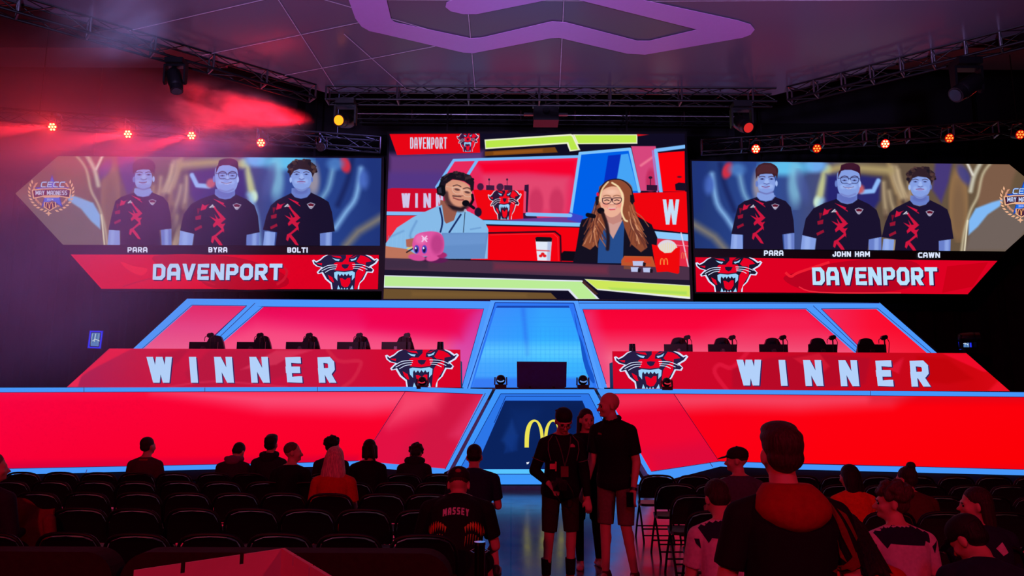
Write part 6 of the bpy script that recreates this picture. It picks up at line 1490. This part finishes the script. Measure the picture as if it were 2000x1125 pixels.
person('person with swept hair in left profile at the right edge, navy and white jersey', 1915, 4.9, 1.58, lean=12, head=(75, 2, 0), hair='bob', hc=(48, 28, 30), shirt=NAVYC, vox=.0085, eyes=True, extra=lambda t, c: decal(t, 'shirt', [[(-.15,c['T'](0,0,.22).z),(.15,c['T'](0,0,.22).z),(.12,c['T'](0,0,-.02).z),(-.12,c['T'](0,0,-.02).z)], [(.0,c['T'](0,0,.36).z),(.05,c['T'](0,0,.4).z),(.08,c['T'](0,0,.33).z),(.04,c['T'](0,0,.31).z)]], WHC, 'white_panel_print'))
person('person in a dark cap bowing low in the bottom right corner', 1862, 3.7, 1.66, lean=34, head=(52, 38, 0), hair='short', hc=(20, 14, 20), cap=(mat('dark_cap', (20, 16, 22), .8), 'front', None), shirt=NAVYC, vox=.008, x=2.32, yaw=-20, extra=lambda t, c: decal(t, 'shirt', [[(-.16,c['T'](0,0,.3).z),(.16,c['T'](0,0,.3).z),(.13,c['T'](0,0,-.05).z),(-.13,c['T'](0,0,-.05).z)], [(-.1,c['T'](0,0,.4).z),(-.05,c['T'](0,0,.44).z),(-.06,c['T'](0,0,.38).z)], [(.04,c['T'](0,0,.39).z),(.1,c['T'](0,0,.43).z),(.1,c['T'](0,0,.37).z)]], WHC, 'white_panel_print'))
person('hunched person with long dark hair and a red tee, low right of the crimson hood', 1690, 3.75, 1.6, lean=22, head=(15, 38, 0), hair='long', hc=(34, 20, 24), shirt=REDC, vox=.0085)

# ================================================================== things at the near left
M_UPH = mat('dark_red_upholstery', (44, 18, 26), .9, 0, .15, var=.15, scale=30, bump=.2)
def sofa(x0, x1, Y, label, ztop=.86, rr=.16):
    w_ = x1-x0; t = thing('sofa', label, 'sofa', ((x0+x1)/2, Y+.45, 0))
    def rr_(w, h, z0, r, n=6):
        o = [(-w/2, z0), (w/2, z0)]
        for k in range(n+1): a = PI/2*k/n; o.append((w/2-r+r*math.cos(a), h-r+r*math.sin(a)))
        for k in range(n+1): a = PI/2+PI/2*k/n; o.append((-w/2+r+r*math.cos(a), h-r+r*math.sin(a)))
        return o
    o = MB().prism([(a, -.45, b) for a, b in rr_(w_, ztop, .1, rr)], (0, .16, 0)).build('backrest', M_UPH, t)
    for k in range(2): MB().box(((k-.5)*w_*.46, .02, .36), (w_*.45, .62, .16)).build('seat_cushion', M_UPH, t)
    MB().box((0, -.02, .2), (w_*.98, .8, .16)).build('base', M_UPH, t)
    for sx in (-1, 1):
        MB().prism([(sx*w_*.49, -.29, .12), (sx*w_*.49, .38, .12), (sx*w_*.49, .38, .52), (sx*w_*.49, .32, .58), (sx*w_*.49, -.29, .58)], (-sx*.12, 0, 0)).build('armrest', M_UPH, t)
        for sy in (-1, 1): MB().cyl((sx*w_*.44, sy*.33, 0), (sx*w_*.44, sy*.33, .13), .022, .03).build('leg', M_BLK, t)
    return t
sofa(-2.22, -.34, 4.4, 'long dark red upholstered sofa seen from behind, behind the angular white-board screen')
sofa(-4.3, -2.26, 4.4, 'dark red upholstered sofa seen from behind at the left edge')
# rounded armchair nearer the camera
t = thing('armchair', 'dark red armchair back with a pale piping edge in the bottom left corner', 'armchair', (-1.9, 3.15, 0))
o = catmull([(-.42, .1), (-.43, .7), (-.36, .985), (-.2, 1.02), (.2, 1.0), (.36, .97), (.44, .7), (.42, .1)], 4, False)
MB().prism([(a, -.25, b) for a, b in o], (0, .14, 0)).build('backrest', M_UPH, t)
MB().box((0, .14, .32), (.76, .6, .22)).build('seat_cushion', M_UPH, t)
for sx in (-1, 1):
    MB().box((sx*.4, .12, .4), (.1, .6, .5)).build('armrest', M_UPH, t)
    for sy in (-.15, .36): MB().cyl((sx*.36, sy, 0), (sx*.36, sy, .2), .02, .025).build('leg', M_BLK, t)
MB().tube([(a, -.25, b+.004) for a, b in o], .008, 6).build('piping', mat('pale_piping', (120, 70, 84), .6), t)
# jacket draped over a chair in the fourth row
x = XAT(70, 6.4); t = thing('draped_jacket', 'dark red jacket draped over a folding chair at the left edge', 'jacket', (x, 6.38, .4))
mb = MB(); V = []; F = []; nx_, nz_ = 18, 14
for j in range(nz_):
    for i in range(nx_):
        u = i/(nx_-1)*2-1; v = j/(nz_-1); V.append((u*.27*(1-.15*(1-v)), -.02+.05*math.cos(u*5+v*4)*.5-.06*(1-abs(v*2-1)), .43*(1-v)+.06*math.cos(u*1.5)-.04*math.sin(v*6+u*3)))
F = [(j*nx_+i, j*nx_+i+1, (j+1)*nx_+i+1, (j+1)*nx_+i) for j in range(nz_-1) for i in range(nx_-1)]
mb.add(V, F); V2 = [(a, b+.02, c_) for a, b, c_ in V]; mb.add(V2, [f[::-1] for f in F]); mb.build('jacket_body', cloth('wine_jacket', (112, 28, 40)), t, smooth=True)
MB().cap((.22, -.04, .34), (.3, -.06, .02), .05, .04).blob('sleeve', cloth('wine_jacket', (112, 28, 40)), t, .012, 2)
# angular board screen standing on a small table
Yb = 2.45
p1 = U(262, 1113, Yb-.12); p2 = U(556, 1070, Yb+.05); p3 = U(652, 1127, Yb-.42)
zt_ = .74
t = thing('folded_board_screen', 'angular pale foam-board screen with notched top edge, lit red, at the bottom left', 'board screen', ((p1.x+p3.x)/2, Yb-.2, zt_))
M_BOARD = mat('foam_board', (208, 150, 156), .75, 0, .2, var=.04)
def notched(a, b, fr, name):
    d = (b-a); n = Vector((d.y, -d.x, 0)).normalized(); top = [a]
    for f in fr:
        q = a+d*f; e = d.normalized()*.006; top += [q-e, q-e-Vector((0, 0, .03)), q+e-Vector((0, 0, .03)), q+e]
    top += [b]; pts = top+[Vector((b.x, b.y, zt_+.012)), Vector((a.x, a.y, zt_+.012))]
    return MB().prism(pts, n*.012).build(name, M_BOARD, t, world=True)
notched(p1, p2, (.31, .7), 'long_panel'); notched(p2, p3, (.3, .64), 'short_panel')
g = p2+Vector((0, 0, -.035)); MB().prism([p2+Vector((0, -.006, 0)), Vector((p2.x-.015, p2.y-.03, zt_+.02)), Vector((p2.x+.09, p2.y-.14, zt_+.02))], (0, -.004, 0)).build('corner_gusset', M_BOARD, t, world=True)
t = thing('side_table', 'small dark table under the folded board screen', 'table', ((p1.x+p3.x)/2, Yb-.25, 0))
wT = p3.x-p1.x+.12
MB().box((0, 0, zt_-.015), (wT, .75, .03)).build('tabletop', M_BLK, t)
for sx in (-1, 1):
    for sy in (-1, 1): MB().cyl((sx*(wT/2-.05), sy*.32, 0), (sx*(wT/2-.05), sy*.32, zt_-.03), .018).build('leg', M_BLK, t)
# stanchion post
p = U(937, 1058, 3.3); t = thing('stanchion_post', 'chrome-topped black stanchion post with two belt clips by the aisle', 'stanchion', (p.x, 3.3, 0)); zt = p.z
MB().cyl((0, 0, 0), (0, 0, .02), .17, .16, 32).build('base', M_BLK, t, smooth=True); MB().cyl((0, 0, .02), (0, 0, zt-.09), .0225, n=20).build('pole', mat('dark_chrome', (70, 40, 44), .15, 1), t, smooth=True)
MB().cyl((0, 0, zt-.1), (0, 0, zt-.01), .0225, .024, 24).build('belt_head', mat('dark_chrome', (70, 40, 44), .15, 1), t, smooth=True); MB().cyl((0, 0, zt-.012), (0, 0, zt), .026, .024, 24).build('top_cap', M_CHROME, t, smooth=True)
for sx in (-1, 1): MB().tube([(sx*.022, 0, zt-.03), (sx*.04, 0, zt-.038), (sx*.022, 0, zt-.048)], .003, 6, True).build('belt_clip', M_CHROME, t)
# ================================================================== stage haze
def haze(name, loc, size, label, density, scale, lo, hi, rot=0, aniso=.2, col_=(.9, .85, 1)):
    o = MB().box((0, 0, 0), (2, 2, 2)).build(name, [], None); o.location = loc; o.scale = [v/2 for v in size]; o.rotation_euler = (0, rot, 0); o['label'] = label; o['category'] = 'haze'; o['kind'] = 'stuff'
    m = bpy.data.materials.new(name); m.use_nodes = True; nt = m.node_tree; nt.nodes.clear()
    out = nt.nodes.new('ShaderNodeOutputMaterial'); v = nt.nodes.new('ShaderNodeVolumeScatter'); v.inputs['Color'].default_value = (*col_, 1); v.inputs['Anisotropy'].default_value = aniso
    tc = nt.nodes.new('ShaderNodeTexCoord'); nz = nt.nodes.new('ShaderNodeTexNoise'); nz.inputs['Scale'].default_value = scale; nz.inputs['Detail'].default_value = 5; nz.inputs['Roughness'].default_value = .6
    nt.links.new(tc.outputs['Object'], nz.inputs['Vector'])
    mr = nt.nodes.new('ShaderNodeMapRange'); mr.inputs['From Min'].default_value = lo; mr.inputs['From Max'].default_value = hi; mr.inputs['To Max'].default_value = density
    nt.links.new(nz.outputs['Fac'], mr.inputs['Value'])
    ln = nt.nodes.new('ShaderNodeVectorMath'); ln.operation = 'LENGTH'; nt.links.new(tc.outputs['Object'], ln.inputs[0])
    fa = nt.nodes.new('ShaderNodeMapRange'); fa.inputs['From Min'].default_value = .35; fa.inputs['From Max'].default_value = 1.0; fa.inputs['To Min'].default_value = 1; fa.inputs['To Max'].default_value = 0; fa.interpolation_type = 'SMOOTHSTEP'
    nt.links.new(ln.outputs['Value'], fa.inputs['Value'])
    mu = nt.nodes.new('ShaderNodeMath'); mu.operation = 'MULTIPLY'; nt.links.new(mr.outputs['Result'], mu.inputs[0]); nt.links.new(fa.outputs['Result'], mu.inputs[1])
    nt.links.new(mu.outputs[0], v.inputs['Density']); nt.links.new(v.outputs[0], out.inputs['Volume'])
    o.data.materials.append(m); return o
haze('haze_bank', (-13.0, 16.6, 6.0), (18, 8.5, 12), 'thin violet haze drifting over the left side of the stage', .16, 1.2, .3, .7)
haze('lamp_haze', (-10.6, 17.6, 8.0), (10, 2.4, 1.8), 'red haze hugging the lit lamps of the left truss', .36, 2.2, .3, .7)
haze('smoke_cloud', (-6.0, 15.0, 7.75), (3.8, 1.6, 1.7), 'dense red-lit smoke cloud drifting above the left team screen', 2.2, 2.0, .42, .66, rot=R(12))
c = W(235, 40, 7.4)
haze('smoke_wisp', c, (3.2, 2.0, 1.3), 'slate blue smoke wisp below the overhead panel at the upper left', .5, 2.0, .35, .7, rot=R(-30))
light('wisp_lamp', 'SPOT', W(345, 130, 7.6), c, 170, (.3, .42, 1), size=.1, spot=50, blend=.9)
